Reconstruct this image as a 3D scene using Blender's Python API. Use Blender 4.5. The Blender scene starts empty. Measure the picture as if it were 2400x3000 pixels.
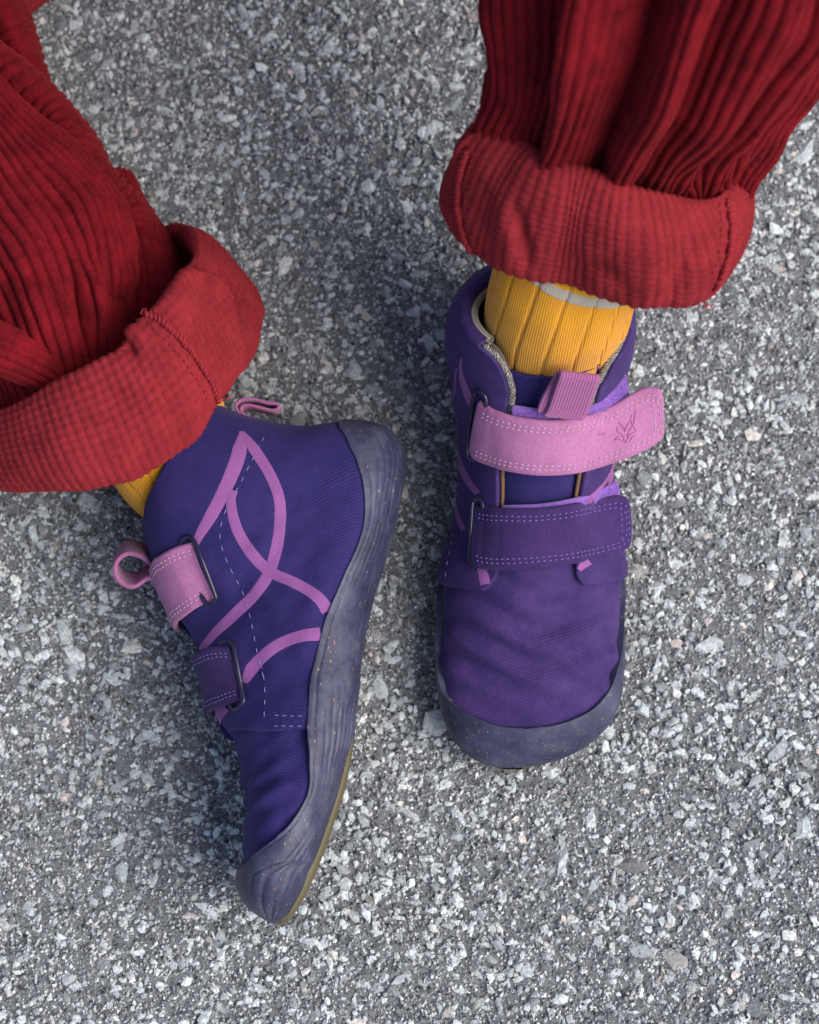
import bpy, math
import numpy as np

RNG = np.random.RandomState(11)
sc = bpy.context.scene
COL = sc.collection

# ------------------------------------------------------------------ camera
TILT = math.radians(12.0)
DIST = 0.90
MPP = 0.00013                      # metres per photo pixel at the aim point
FPX = DIST / MPP
CAM = np.array([0.0, -DIST * math.sin(TILT), DIST * math.cos(TILT)])
RIGHT = np.array([1.0, 0, 0])
UP = np.array([0, math.cos(TILT), math.sin(TILT)])
FWD = np.array([0, math.sin(TILT), -math.cos(TILT)])
cam_d = bpy.data.cameras.new('camera')
cam = bpy.data.objects.new('camera', cam_d)
COL.objects.link(cam)
cam.location = CAM
cam.rotation_euler = (TILT, 0, 0)
cam_d.sensor_fit = 'VERTICAL'
cam_d.sensor_height = 36.0
cam_d.lens = 36.0 * FPX / 3000.0
cam_d.clip_start = 0.02
cam_d.clip_end = 200.0
cam_d.dof.use_dof = True
cam_d.dof.focus_distance = 0.838
cam_d.dof.aperture_fstop = 10.0
sc.camera = cam

# ------------------------------------------------------------------ light
SUN_EL, SUN_AZ = math.radians(48), math.radians(-20)      # azimuth of the light measured from +X
w = bpy.data.worlds.new('World')
sc.world = w
w.use_nodes = True
nt = w.node_tree
nt.nodes.clear()
sky = nt.nodes.new('ShaderNodeTexSky')
sky.sky_type = 'NISHITA'
sky.sun_disc = False
sky.sun_elevation = SUN_EL
sky.sun_rotation = math.pi / 2 - SUN_AZ
sky.air_density = 1.0
sky.dust_density = 3.0
bg = nt.nodes.new('ShaderNodeBackground')
bg.inputs['Strength'].default_value = 0.072
wo = nt.nodes.new('ShaderNodeOutputWorld')
nt.links.new(sky.outputs[0], bg.inputs[0])
nt.links.new(bg.outputs[0], wo.inputs[0])
sun_d = bpy.data.lights.new('sun', 'SUN')
sun_d.energy = 1.5
sun_d.angle = math.radians(50)
sun_d.color = (1.0, 0.975, 0.94)
sun = bpy.data.objects.new('sun', sun_d)
COL.objects.link(sun)
_d = np.array([math.cos(SUN_EL) * math.cos(SUN_AZ), math.cos(SUN_EL) * math.sin(SUN_AZ), math.sin(SUN_EL)])
from mathutils import Vector
sun.rotation_euler = Vector(_d).to_track_quat('Z', 'Y').to_euler()
sun.location = Vector(_d) * 3
sc.view_settings.view_transform = 'Standard'
sc.view_settings.look = 'None'
sc.view_settings.exposure = 1.16
sc.view_settings.gamma = 1.0
sc.view_settings.use_curve_mapping = False
sc.render.engine = 'CYCLES'
sc.cycles.max_bounces = 6
sc.cycles.use_denoising = True

# ------------------------------------------------------------------ maths helpers
def P(px, py, z):
    """photo pixel + height above the ground -> world point(s)"""
    px, py, z = np.broadcast_arrays(np.asarray(px, float), np.asarray(py, float), np.asarray(z, float))
    d = FWD + RIGHT * ((px - 1200) / FPX)[..., None] + UP * ((1500 - py) / FPX)[..., None]
    t = (z - CAM[2]) / d[..., 2]
    return CAM + d * t[..., None]

def PA(lst):
    a = np.array(lst, float)
    return P(a[:, 0], a[:, 1], a[:, 2])

def proj(X):
    v = X - CAM
    dep = v @ FWD
    return np.stack([1200 + FPX * (v @ RIGHT) / dep, 1500 - FPX * (v @ UP) / dep], -1)

def nrm(v):
    return v / np.maximum(np.linalg.norm(v, axis=-1, keepdims=True), 1e-12)

def spline(pts, n, closed=False, uniform=False):
    """Catmull-Rom through pts (k,d), n samples evenly spread by chord length (or by index)."""
    p = np.array(pts, float)
    k = len(p)
    if closed:
        q = np.vstack([p[-1], p, p[0], p[1]])
        seg = k
    else:
        q = np.vstack([2 * p[0] - p[1], p, 2 * p[-1] - p[-2]])
        seg = k - 1
    if uniform:
        tt = np.linspace(0, seg, n, endpoint=not closed)
    else:
        L = np.concatenate([[0], np.cumsum(np.linalg.norm(np.diff(np.vstack([p, p[:1]]) if closed else p, axis=0), axis=1))])
        tt = np.interp(np.linspace(0, L[-1], n, endpoint=not closed), L, np.arange(seg + 1))
    i = np.clip(tt.astype(int), 0, seg - 1)
    f = (tt - i)[:, None]
    a, b, c, d = q[i], q[i + 1], q[i + 2], q[i + 3]
    return 0.5 * ((2 * b) + (-a + c) * f + (2 * a - 5 * b + 4 * c - d) * f ** 2 + (-a + 3 * b - 3 * c + d) * f ** 3)

def smooth1(a, it=1):
    a = np.array(a, float)
    for _ in range(it):
        b = a.copy()
        b[1:-1] = 0.25 * a[:-2] + 0.5 * a[1:-1] + 0.25 * a[2:]
        a = b
    return a

def wob(X, scale, seed, n=9):
    """cheap smooth noise in about -1..1, features of size `scale` metres"""
    r = np.random.RandomState(seed)
    out = np.zeros(X.shape[:-1])
    for _ in range(n):
        k = nrm(r.normal(size=3)) * (2 * math.pi / scale) * r.uniform(0.6, 1.5)
        out += np.sin(X @ k + r.uniform(0, 6.28))
    return out / (n ** 0.5) * 0.75

def grid_normals(V):
    du = np.gradient(V, axis=0)
    dv = np.gradient(V, axis=1)
    return nrm(np.cross(du, dv))

def smst(a, b, x):
    t = np.clip((x - a) / (b - a), 0, 1)
    return t * t * (3 - 2 * t)

# ------------------------------------------------------------------ mesh helpers
def link(ob, parent=None):
    COL.objects.link(ob)
    if parent is not None:
        ob.parent = parent
        ob.matrix_parent_inverse = parent.matrix_world.inverted()
    return ob

def empty(name, loc, label, cat, group=None):
    o = bpy.data.objects.new(name, None)
    o.location = loc
    COL.objects.link(o)
    o.empty_display_size = 0.02
    o['label'] = label
    o['category'] = cat
    if group:
        o['group'] = group
    bpy.context.view_layer.update()
    return o

def raw_mesh(name, V, faces, mat, parent=None, smooth=True, uv=None):
    """faces: (m,k) int array"""
    me = bpy.data.meshes.new(name)
    V = np.ascontiguousarray(V, dtype=np.float32)
    F = np.ascontiguousarray(faces, dtype=np.int32)
    m, k = F.shape
    me.vertices.add(len(V))
    me.vertices.foreach_set('co', V.ravel())
    me.loops.add(m * k)
    me.loops.foreach_set('vertex_index', F.ravel())
    me.polygons.add(m)
    me.polygons.foreach_set('loop_start', np.arange(0, m * k, k, dtype=np.int32))
    me.polygons.foreach_set('loop_total', np.full(m, k, np.int32))
    if uv is not None:
        l = me.uv_layers.new(name='UVMap')
        l.data.foreach_set('uv', np.ascontiguousarray(uv[F.ravel()], dtype=np.float32).ravel())
    me.update(calc_edges=True)
    me.polygons.foreach_set('use_smooth', np.full(m, smooth, bool))
    me.materials.append(mat)
    ob = bpy.data.objects.new(name, me)
    link(ob, parent)
    return ob

def grid_faces(nu, nv, base=0):
    i, j = np.meshgrid(np.arange(nu - 1), np.arange(nv - 1), indexing='ij')
    a = (i * nv + j).ravel() + base
    return np.stack([a, a + nv, a + nv + 1, a + 1], 1)

def metric_uv(G):
    du = np.linalg.norm(np.diff(G, axis=0), axis=2).mean(1)
    dv = np.linalg.norm(np.diff(G, axis=1), axis=2).mean(0)
    U = np.concatenate([[0], np.cumsum(du)])
    W = np.concatenate([[0], np.cumsum(dv)])
    uu, vv = np.meshgrid(U, W, indexing='ij')
    return np.stack([uu, vv], -1)

def grids(name, Gs, mat, parent=None, uvs=None, smooth=True):
    """one mesh object from one or several vertex grids"""
    if not isinstance(Gs, list):
        Gs = [Gs]
        uvs = [uvs] if uvs is not None else None
    V, F, T, base = [], [], [], 0
    for n, G in enumerate(Gs):
        nu, nv = G.shape[:2]
        V.append(G.reshape(-1, 3))
        F.append(grid_faces(nu, nv, base))
        T.append((uvs[n] if uvs is not None else metric_uv(G)).reshape(-1, 2))
        base += nu * nv
    return raw_mesh(name, np.vstack(V), np.vstack(F), mat, parent, smooth, np.vstack(T))

def frames(path):
    T = nrm(np.gradient(path, axis=0))
    return T

def tube_grid(path, r, nseg=10, closed=False, ref=None):
    path = np.asarray(path, float)
    if closed:
        path = np.vstack([path, path[:1]])
        T = np.gradient(np.vstack([path[-2], path, path[1]]), axis=0)[1:-1]
    else:
        T = np.gradient(path, axis=0)
    T = nrm(T)
    up = np.array([0, 0, 1.0]) if ref is None else ref
    N = nrm(np.cross(T, np.broadcast_to(up, T.shape)) + 1e-9)
    B = np.cross(T, N)
    a = np.linspace(0, 2 * math.pi, nseg + 1)
    r = np.broadcast_to(np.asarray(r, float), (len(path),))
    return path[:, None] + r[:, None, None] * (np.cos(a)[None, :, None] * N[:, None] + np.sin(a)[None, :, None] * B[:, None])

def stitches(path, normals, pitch, frac, rad, lift=0.0):
    """dashes of thread along a 3D path: stretched octahedra, returns (V,F)"""
    path = np.asarray(path)
    L = np.concatenate([[0], np.cumsum(np.linalg.norm(np.diff(path, axis=0), axis=1))])
    n = max(2, int(L[-1] / pitch))
    V, F = [], []
    for i in range(n):
        a = (i + 0.5 - frac / 2) * pitch
        b = (i + 0.5 + frac / 2) * pitch
        if b > L[-1]:
            break
        pa = np.array([np.interp(a, L, path[:, k]) for k in range(3)])
        pb = np.array([np.interp(b, L, path[:, k]) for k in range(3)])
        nn = nrm(np.array([np.interp((a + b) / 2, L, normals[:, k]) for k in range(3)]))
        d = nrm(pb - pa)
        s = np.cross(d, nn)
        j = RNG.normal(0, 0.12 * rad, 3)
        pa = pa + nn * lift + j
        pb = pb + nn * lift + j
        m1 = pa * 0.7 + pb * 0.3
        m2 = pa * 0.3 + pb * 0.7
        base = len(V)
        V += [pa - nn * rad * 0.6]
        for mm in (m1, m2):
            V += [mm + nn * rad, mm + s * rad, mm - nn * rad, mm - s * rad]
        V += [pb - nn * rad * 0.6]
        for k in range(4):
            k2 = (k + 1) % 4
            F += [(base, base + 1 + k, base + 1 + k2), (base + 1 + k, base + 5 + k, base + 5 + k2), (base + 1 + k, base + 5 + k2, base + 1 + k2), (base + 9, base + 5 + k2, base + 5 + k)]
    return np.array(V), np.array(F)

def join_tris(parts):
    V, F, b = [], [], 0
    for v, f in parts:
        V.append(v)
        F.append(f + b)
        b += len(v)
    return np.vstack(V), np.vstack(F)

def stitch_obj(parts, mat, parent, name='stitching'):
    V, F = join_tris(parts)
    o = raw_mesh(name, V, F, mat, parent, True)
    o['kind'] = 'stuff'
    return o

def fuzz_obj(G, n, length, width, mat, parent, seed=1, name='fuzz', mask=None, spread=0.8):
    """short loose fibres standing off a cloth surface: one thin triangle each"""
    r = np.random.RandomState(seed)
    nu, nv = G.shape[:2]
    N = grid_normals(G)
    c = G.reshape(-1, 3).mean(0)
    if (((G - c) * N).sum(-1)).mean() < 0:
        N = -N
    i = r.randint(1, nu - 1, n)
    j = r.randint(1, nv - 1, n)
    if mask is not None:
        k = mask[i, j]
        i, j = i[k], j[k]
    p = G[i, j] + r.normal(0, 0.0003, (len(i), 3))
    d = nrm(N[i, j] + r.normal(0, spread, (len(i), 3)))
    L = length * r.uniform(0.4, 1.3, len(i))[:, None]
    s = nrm(np.cross(d, r.normal(size=d.shape))) * width / 2
    m = p + d * L * 0.55
    e = p + d * L + nrm(r.normal(size=d.shape)) * L * 0.45
    V = np.stack([p - s, p + s, m + s * 0.8, e, m - s * 0.8], 1).reshape(-1, 3)
    b = np.arange(len(i)) * 5
    F = np.concatenate([np.stack([b, b + 1, b + 2], 1), np.stack([b, b + 2, b + 4], 1), np.stack([b + 4, b + 2, b + 3], 1)])
    o = raw_mesh(name, V, F, mat, parent, False)
    o['kind'] = 'stuff'
    return o

# ------------------------------------------------------------------ materials
def new_mat(name):
    m = bpy.data.materials.new(name)
    m.use_nodes = True
    t = m.node_tree
    b = t.nodes['Principled BSDF']
    return m, t, b

class NT:
    def __init__(s, t):
        s.t = t
    def n(s, typ, **kw):
        x = s.t.nodes.new(typ)
        for k, v in kw.items():
            if k.startswith('_'):
                x.inputs[k[1:]].default_value = v
            else:
                setattr(x, k, v)
        return x
    def l(s, a, b):
        s.t.links.new(a, b)
    def ramp(s, fac, stops, interp='LINEAR'):
        r = s.t.nodes.new('ShaderNodeValToRGB')
        r.color_ramp.interpolation = interp
        e = r.color_ramp.elements
        while len(e) < len(stops):
            e.new(0.5)
        for k, (p, c) in zip(e, stops):
            k.position = p
            k.color = (*c, 1) if len(c) == 3 else c
        s.l(fac, r.inputs[0])
        return r
    def mix(s, fac, a, b, blend='MIX'):
        m = s.t.nodes.new('ShaderNodeMix')
        m.data_type = 'RGBA'
        m.blend_type = blend
        m.clamp_factor = True
        for v, i in ((fac, 0), (a, 6), (b, 7)):
            if hasattr(v, 'is_linked') or hasattr(v, 'links'):
                s.l(v, m.inputs[i])
            elif i == 0:
                m.inputs[0].default_value = v
            else:
                m.inputs[i].default_value = (*v, 1) if len(v) == 3 else v
        return m.outputs[2]
    def math(s, op, a, b=None):
        m = s.t.nodes.new('ShaderNodeMath')
        m.operation = op
        for i, v in enumerate((a, b)):
            if v is None:
                continue
            if hasattr(v, 'links'):
                s.l(v, m.inputs[i])
            else:
                m.inputs[i].default_value = v
        return m.outputs[0]

def noise(k, vec, scale, detail=3, rough=0.55):
    n = k.n('ShaderNodeTexNoise', _Scale=scale, _Detail=detail, _Roughness=rough)
    if vec is not None:
        k.l(vec, n.inputs['Vector'])
    return n.outputs['Fac']

def bump(k, b, h, strength, dist, prev=None):
    n = k.n('ShaderNodeBump', _Strength=strength, _Distance=dist)
    k.l(h, n.inputs['Height'])
    if prev is not None:
        k.l(prev, n.inputs['Normal'])
    k.l(n.outputs[0], b.inputs['Normal'])
    return n.outputs[0]

def mat_twill(name, dark, light, wear, period=0.00105, angle=20, wearlo=0.45, wearhi=0.75, spec=0.25):
    m, t, b = new_mat(name)
    k = NT(t)
    tc = k.n('ShaderNodeTexCoord')
    mp = k.n('ShaderNodeMapping')
    mp.inputs['Rotation'].default_value = (0, 0, math.radians(angle))
    k.l(tc.outputs['UV'], mp.inputs[0])
    wv = k.n('ShaderNodeTexWave', _Scale=0.314 / period, _Distortion=2.2, _Detail=2.0)
    wv.inputs['Detail Scale'].default_value = 2.5
    k.l(mp.outputs[0], wv.inputs[0])
    fine = noise(k, tc.outputs['Object'], 2600, 2)
    big = noise(k, tc.outputs['Object'], 38, 5, 0.62)
    mid = noise(k, tc.outputs['Object'], 260, 3, 0.6)
    c = k.mix(k.math('ADD', k.math('MULTIPLY', wv.outputs['Fac'], 0.46), k.math('MULTIPLY', fine, 0.45)), dark, light)
    wfac = k.ramp(k.math('ADD', k.math('MULTIPLY', big, 0.75), k.math('MULTIPLY', mid, 0.25)), [(wearlo, (0, 0, 0)), (wearhi, (1, 1, 1))]).outputs[0]
    c = k.mix(k.math('MULTIPLY', wfac, 0.55), c, wear)
    c = k.mix(k.math('MULTIPLY', fine, 0.35), c, tuple(x * 1.9 for x in light))
    k.l(c, b.inputs['Base Color'])
    b.inputs['Roughness'].default_value = 0.85
    b.inputs['Specular IOR Level'].default_value = spec
    b.inputs['Sheen Weight'].default_value = 0.10
    b.inputs['Sheen Roughness'].default_value = 0.45
    b.inputs['Sheen Tint'].default_value = (0.55, 0.45, 0.9, 1)
    n1 = bump(k, b, wv.outputs['Fac'], 0.45, 0.00024)
    n2 = bump(k, b, fine, 0.5, 0.0003, n1)
    bump(k, b, mid, 0.35, 0.0012, n2)
    return m

def mat_suede(name, a, c2, rough=0.9, scale=900, sheen=0.35):
    m, t, b = new_mat(name)
    k = NT(t)
    tc = k.n('ShaderNodeTexCoord')
    f = noise(k, tc.outputs['Object'], scale, 4, 0.7)
    g = noise(k, tc.outputs['Object'], 70, 4, 0.6)
    h = noise(k, tc.outputs['Object'], 3200, 2, 0.6)
    fac = k.math('ADD', k.math('MULTIPLY', f, 0.5), k.math('MULTIPLY', g, 0.5))
    r = k.ramp(fac, [(0.36, a), (0.62, c2)])
    c = k.mix(k.math('MULTIPLY', h, 0.3), r.outputs[0], tuple(min(1, x * 1.35) for x in c2))
    k.l(c, b.inputs['Base Color'])
    b.inputs['Roughness'].default_value = rough
    b.inputs['Specular IOR Level'].default_value = 0.2
    b.inputs['Sheen Weight'].default_value = sheen
    b.inputs['Sheen Roughness'].default_value = 0.5
    n1 = bump(k, b, f, 0.35, 0.0004)
    bump(k, b, h, 0.4, 0.0002, n1)
    return m

def mat_plain(name, col, rough=0.6, spec=0.4, nscale=1500, nstr=0.3, ndist=0.0002, var=0.25):
    m, t, b = new_mat(name)
    k = NT(t)
    tc = k.n('ShaderNodeTexCoord')
    f = noise(k, tc.outputs['Object'], nscale, 3)
    c = k.mix(f, tuple(x * (1 - var) for x in col), tuple(min(1, x * (1 + var)) for x in col))
    k.l(c, b.inputs['Base Color'])
    b.inputs['Roughness'].default_value = rough
    b.inputs['Specular IOR Level'].default_value = spec
    bump(k, b, f, nstr, ndist)
    return m

def mat_corduroy(name, lo, hi, sheen=0.5):
    m, t, b = new_mat(name)
    k = NT(t)
    tc = k.n('ShaderNodeTexCoord')
    sp = k.n('ShaderNodeMapping')
    sp.inputs['Scale'].default_value = (900, 260, 1)
    k.l(tc.outputs['UV'], sp.inputs[0])
    rib = noise(k, sp.outputs[0], 1.0, 3, 0.6)
    f = noise(k, tc.outputs['Object'], 1500, 3, 0.65)
    g = noise(k, tc.outputs['Object'], 110, 4, 0.6)
    fac = k.math('ADD', k.math('MULTIPLY', rib, 0.22), k.math('ADD', k.math('MULTIPLY', f, 0.3), k.math('MULTIPLY', g, 0.48)))
    r = k.ramp(fac, [(0.33, lo), (0.66, hi)])
    k.l(r.outputs[0], b.inputs['Base Color'])
    b.inputs['Roughness'].default_value = 0.95
    b.inputs['Specular IOR Level'].default_value = 0.1
    b.inputs['Sheen Weight'].default_value = sheen
    b.inputs['Sheen Roughness'].default_value = 0.35
    b.inputs['Sheen Tint'].default_value = (1.0, 0.12, 0.12, 1)
    n1 = bump(k, b, f, 0.5, 0.0006)
    bump(k, b, rib, 0.22, 0.0004, n1)
    return m

def mat_knit(name, lo, hi, px=0.0009, py=0.0009):
    m, t, b = new_mat(name)
    k = NT(t)
    tc = k.n('ShaderNodeTexCoord')
    w1 = k.n('ShaderNodeTexWave', _Scale=0.314 / px, _Distortion=0.6)
    w1.bands_direction = 'Y'
    k.l(tc.outputs['UV'], w1.inputs[0])
    w2 = k.n('ShaderNodeTexWave', _Scale=0.314 / py, _Distortion=0.8)
    w2.bands_direction = 'X'
    k.l(tc.outputs['UV'], w2.inputs[0])
    f = noise(k, tc.outputs['Object'], 1800, 3, 0.6)
    h = k.math('ADD', k.math('MULTIPLY', w1.outputs['Fac'], 0.6), k.math('ADD', k.math('MULTIPLY', w2.outputs['Fac'], 0.25), k.math('MULTIPLY', f, 0.3)))
    r = k.ramp(h, [(0.2, lo), (0.8, hi)])
    k.l(r.outputs[0], b.inputs['Base Color'])
    b.inputs['Roughness'].default_value = 0.9
    b.inputs['Specular IOR Level'].default_value = 0.15
    b.inputs['Sheen Weight'].default_value = 0.2
    bump(k, b, h, 0.6, 0.0004)
    return m

def mat_rubber(name):
    m, t, b = new_mat(name)
    k = NT(t)
    tc = k.n('ShaderNodeTexCoord')
    big = noise(k, tc.outputs['Object'], 55, 5, 0.65)
    mid = noise(k, tc.outputs['Object'], 420, 4, 0.65)
    base = k.ramp(big, [(0.3, (0.018, 0.018, 0.043)), (0.5, (0.035, 0.036, 0.080)), (0.7, (0.088, 0.093, 0.140))]).outputs[0]
    dust = k.ramp(mid, [(0.5, (0, 0, 0)), (0.72, (1, 1, 1))]).outputs[0]
    c = k.mix(k.math('MULTIPLY', dust, 0.3), base, (0.10, 0.102, 0.125))
    # cork flecks in the rubber
    for sc_, thr, col in ((800, 0.07, (0.20, 0.11, 0.07)), (1200, 0.10, (0.24, 0.17, 0.11)), (1700, 0.10, (0.2, 0.11, 0.08))):
        mp = k.n('ShaderNodeMapping')
        mp.inputs['Scale'].default_value = (1, 0.5, 1)
        k.l(tc.outputs['Object'], mp.inputs[0])
        v = k.n('ShaderNodeTexVoronoi', _Scale=sc_)
        k.l(mp.outputs[0], v.inputs['Vector'])
        s = k.n('ShaderNodeSeparateColor')
        k.l(v.outputs['Color'], s.inputs[0])
        near = k.math('LESS_THAN', v.outputs['Distance'], k.math('MULTIPLY', s.outputs[1], 0.36))
        some = k.math('LESS_THAN', s.outputs[0], thr)
        c = k.mix(k.math('MULTIPLY', near, some), c, col)
    k.l(c, b.inputs['Base Color'])
    b.inputs['Roughness'].default_value = 0.48
    b.inputs['Specular IOR Level'].default_value = 0.4
    b.inputs['Subsurface Weight'].default_value = 0.0
    bump(k, b, mid, 0.3, 0.0005)
    return m

def mat_binding(name):
    m, t, b = new_mat(name)
    k = NT(t)
    tc = k.n('ShaderNodeTexCoord')
    mp = k.n('ShaderNodeMapping')
    mp.inputs['Rotation'].default_value = (0, 0, math.radians(38))
    k.l(tc.outputs['UV'], mp.inputs[0])
    wv = k.n('ShaderNodeTexWave', _Scale=0.314 / 0.0008, _Distortion=14.0, _Detail=3.0)
    k.l(mp.outputs[0], wv.inputs[0])
    r = k.ramp(wv.outputs['Fac'], [(0.25, (0.07, 0.055, 0.06)), (0.5, (0.26, 0.23, 0.19)), (0.75, (0.42, 0.39, 0.34))])
    k.l(r.outputs[0], b.inputs['Base Color'])
    b.inputs['Roughness'].default_value = 0.85
    bump(k, b, wv.outputs['Fac'], 0.8, 0.0005)
    return m

def mat_stone(name):
    m, t, b = new_mat(name)
    k = NT(t)
    tc = k.n('ShaderNodeTexCoord')
    g = k.n('ShaderNodeNewGeometry')
    oi = k.n('ShaderNodeObjectInfo')
    rnd = k.math('FRACT', k.math('ADD', g.outputs['Random Per Island'], k.math('MULTIPLY', oi.outputs['Random'], 7.31)))
    hue = k.math('FRACT', k.math('MULTIPLY', rnd, 17.17))
    val = k.ramp(rnd, [(0.0, (0.14, 0.144, 0.15)), (0.16, (0.34, 0.348, 0.355)), (0.42, (0.52, 0.53, 0.53)), (0.74, (0.67, 0.68, 0.675)), (1.0, (0.83, 0.835, 0.82))])
    tint = k.ramp(hue, [(0.0, (0.90, 0.98, 1.0)), (0.8, (0.95, 0.995, 1.0)), (0.92, (1.0, 0.96, 0.89)), (0.975, (1.0, 0.9, 0.82)), (1.0, (1.0, 0.8, 0.74))])
    c = k.mix(1.0, val.outputs[0], tint.outputs[0], 'MULTIPLY')
    wp = g.outputs['Position']
    f = noise(k, wp, 700, 5, 0.7)
    f2 = noise(k, wp, 2200, 3, 0.6)
    spot = k.ramp(f, [(0.34, (0.5, 0.5, 0.52)), (0.56, (1.08, 1.08, 1.07))])
    c = k.mix(0.8, c, spot.outputs[0], 'MULTIPLY')
    dust = k.ramp(noise(k, wp, 480, 4, 0.65), [(0.5, (0, 0, 0)), (0.62, (1, 1, 1))]).outputs[0]
    c = k.mix(k.math('MULTIPLY', dust, 0.55), c, (0.3, 0.3, 0.31))
    k.l(c, b.inputs['Base Color'])
    b.inputs['Roughness'].default_value = 0.7
    b.inputs['Specular IOR Level'].default_value = 0.35
    n1 = bump(k, b, f, 0.6, 0.0012)
    bump(k, b, f2, 0.4, 0.0004, n1)
    return m

def mat_grit(name):
    m, t, b = new_mat(name)
    k = NT(t)
    g = k.n('ShaderNodeNewGeometry')
    rnd = g.outputs['Random Per Island']
    hue = k.math('FRACT', k.math('MULTIPLY', rnd, 23.7))
    val = k.ramp(rnd, [(0.0, (0.05, 0.051, 0.055)), (0.18, (0.18, 0.186, 0.194)), (0.48, (0.42, 0.435, 0.442)), (0.8, (0.56, 0.57, 0.585)), (1.0, (0.88, 0.88, 0.88))])
    tint = k.ramp(hue, [(0.0, (1, 1, 1)), (0.9, (1, 1, 1)), (1.0, (1.0, 0.9, 0.82))])
    c = k.mix(1.0, val.outputs[0], tint.outputs[0], 'MULTIPLY')
    f = noise(k, g.outputs['Position'], 1900, 3, 0.65)
    sp = k.ramp(f, [(0.35, (0.7, 0.7, 0.71)), (0.65, (1.15, 1.15, 1.15))])
    c = k.mix(0.8, c, sp.outputs[0], 'MULTIPLY')
    k.l(c, b.inputs['Base Color'])
    b.inputs['Roughness'].default_value = 0.8
    b.inputs['Specular IOR Level'].default_value = 0.3
    bump(k, b, f, 0.5, 0.0005)
    return m

def mat_asphalt(name):
    m, t, b = new_mat(name)
    k = NT(t)
    g = k.n('ShaderNodeNewGeometry')
    wp = g.outputs['Position']
    f = noise(k, wp, 900, 5, 0.7)
    f2 = noise(k, wp, 2600, 3, 0.6)
    big = noise(k, wp, 14, 4, 0.6)
    fac = k.math('ADD', k.math('MULTIPLY', f, 0.6), k.math('MULTIPLY', f2, 0.4))
    r = k.ramp(fac, [(0.3, (0.03, 0.03, 0.034)), (0.44, (0.15, 0.155, 0.162)), (0.63, (0.42, 0.432, 0.442))])
    c = k.mix(k.math('MULTIPLY', big, 0.4), r.outputs[0], (0.17, 0.17, 0.178))
    ln = k.n('ShaderNodeVectorMath', operation='LENGTH')
    k.l(wp, ln.inputs[0])
    far = k.ramp(ln.outputs['Value'], [(0.34, (0, 0, 0)), (0.46, (1, 1, 1))]).outputs[0]
    for vs, rad in ((230, 0.42), (420, 0.45)):
        v = k.n('ShaderNodeTexVoronoi', _Scale=vs)
        k.l(wp, v.inputs['Vector'])
        s = k.n('ShaderNodeSeparateColor')
        k.l(v.outputs['Color'], s.inputs[0])
        chip = k.math('LESS_THAN', v.outputs['Distance'], k.math('MULTIPLY', s.outputs[0], rad))
        c = k.mix(k.math('MULTIPLY', k.math('MULTIPLY', chip, far), 0.8), c, k.ramp(s.outputs[1], [(0.0, (0.2, 0.2, 0.21)), (0.5, (0.5, 0.51, 0.51)), (1.0, (0.75, 0.76, 0.75))]).outputs[0])
    k.l(c, b.inputs['Base Color'])
    b.inputs['Roughness'].default_value = 0.85
    b.inputs['Specular IOR Level'].default_value = 0.3
    n1 = bump(k, b, f, 0.8, 0.002)
    bump(k, b, f2, 0.6, 0.0008, n1)
    return m

M_TW_A = mat_twill('indigo_twill', (0.0048, 0.0034, 0.028), (0.0225, 0.0158, 0.110), (0.043, 0.027, 0.142), wearlo=0.42, wearhi=0.7)
M_TW_B = mat_twill('violet_twill', (0.0105, 0.0052, 0.038), (0.042, 0.021, 0.115), (0.090, 0.046, 0.168), wearlo=0.40, wearhi=0.64)
M_PINK = mat_suede('pink_suede', (0.27, 0.092, 0.20), (0.41, 0.16, 0.32), sheen=0.10)
M_PURPLE_SUEDE = mat_suede('purple_suede', (0.023, 0.0105, 0.060), (0.053, 0.0255, 0.116), sheen=0.06)
M_PRINT = mat_suede('lilac_print', (0.21, 0.068, 0.222), (0.27, 0.093, 0.278), 0.75, 1500, 0.05)
M_TAPE = mat_knit('pink_webbing', (0.26, 0.075, 0.19), (0.38, 0.13, 0.29), 0.0010, 0.0008)
M_LILAC = mat_suede('lilac_loop_tape', (0.09, 0.03, 0.22), (0.25, 0.11, 0.45), 0.95, 1400, 0.6)
M_RUBBER = mat_rubber('flecked_rubber')
M_OUT = mat_plain('yellowed_outsole', (0.10, 0.08, 0.034), 0.55)
M_LINING = mat_knit('cream_lining', (0.28, 0.24, 0.19), (0.44, 0.39, 0.32), 0.0012, 0.0012)
M_BIND = mat_binding('flecked_binding')
M_BROWN = mat_plain('brown_cord', (0.16, 0.09, 0.045), 0.8, 0.2, 1500, 0.5, 0.0004)
M_THREAD_W = mat_plain('pale_thread', (0.52, 0.38, 0.46), 0.7)
M_THREAD_P = mat_plain('purple_thread', (0.2, 0.13, 0.42), 0.7)
M_THREAD_L = mat_plain('lavender_thread', (0.2, 0.18, 0.36), 0.7)
M_THREAD_R = mat_plain('dark_red_thread', (0.2, 0.012, 0.018), 0.8)
M_THREAD_RL = mat_plain('red_thread', (0.36, 0.02, 0.03), 0.8)
M_RING = mat_plain('coated_wire', (0.014, 0.012, 0.04), 0.32, 0.5, 900, 0.1)
M_EMB = mat_plain('pressed_mark', (0.3, 0.06, 0.2), 0.8)
M_SOCK = mat_knit('mustard_knit', (0.47, 0.17, 0.003), (0.82, 0.37, 0.02))
M_SOCK_W = mat_knit('cream_knit', (0.3, 0.265, 0.2), (0.48, 0.44, 0.36))
M_CORD = mat_corduroy('red_corduroy', (0.045, 0.0020, 0.0035), (0.22, 0.0075, 0.0145), 0.24)
M_CUFF = mat_corduroy('red_corduroy_back', (0.145, 0.0115, 0.0145), (0.285, 0.0235, 0.032), 0.18)
M_STONE = mat_stone('aggregate')
M_ASPH = mat_asphalt('asphalt')
M_GRIT = mat_grit('grit')

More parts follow.
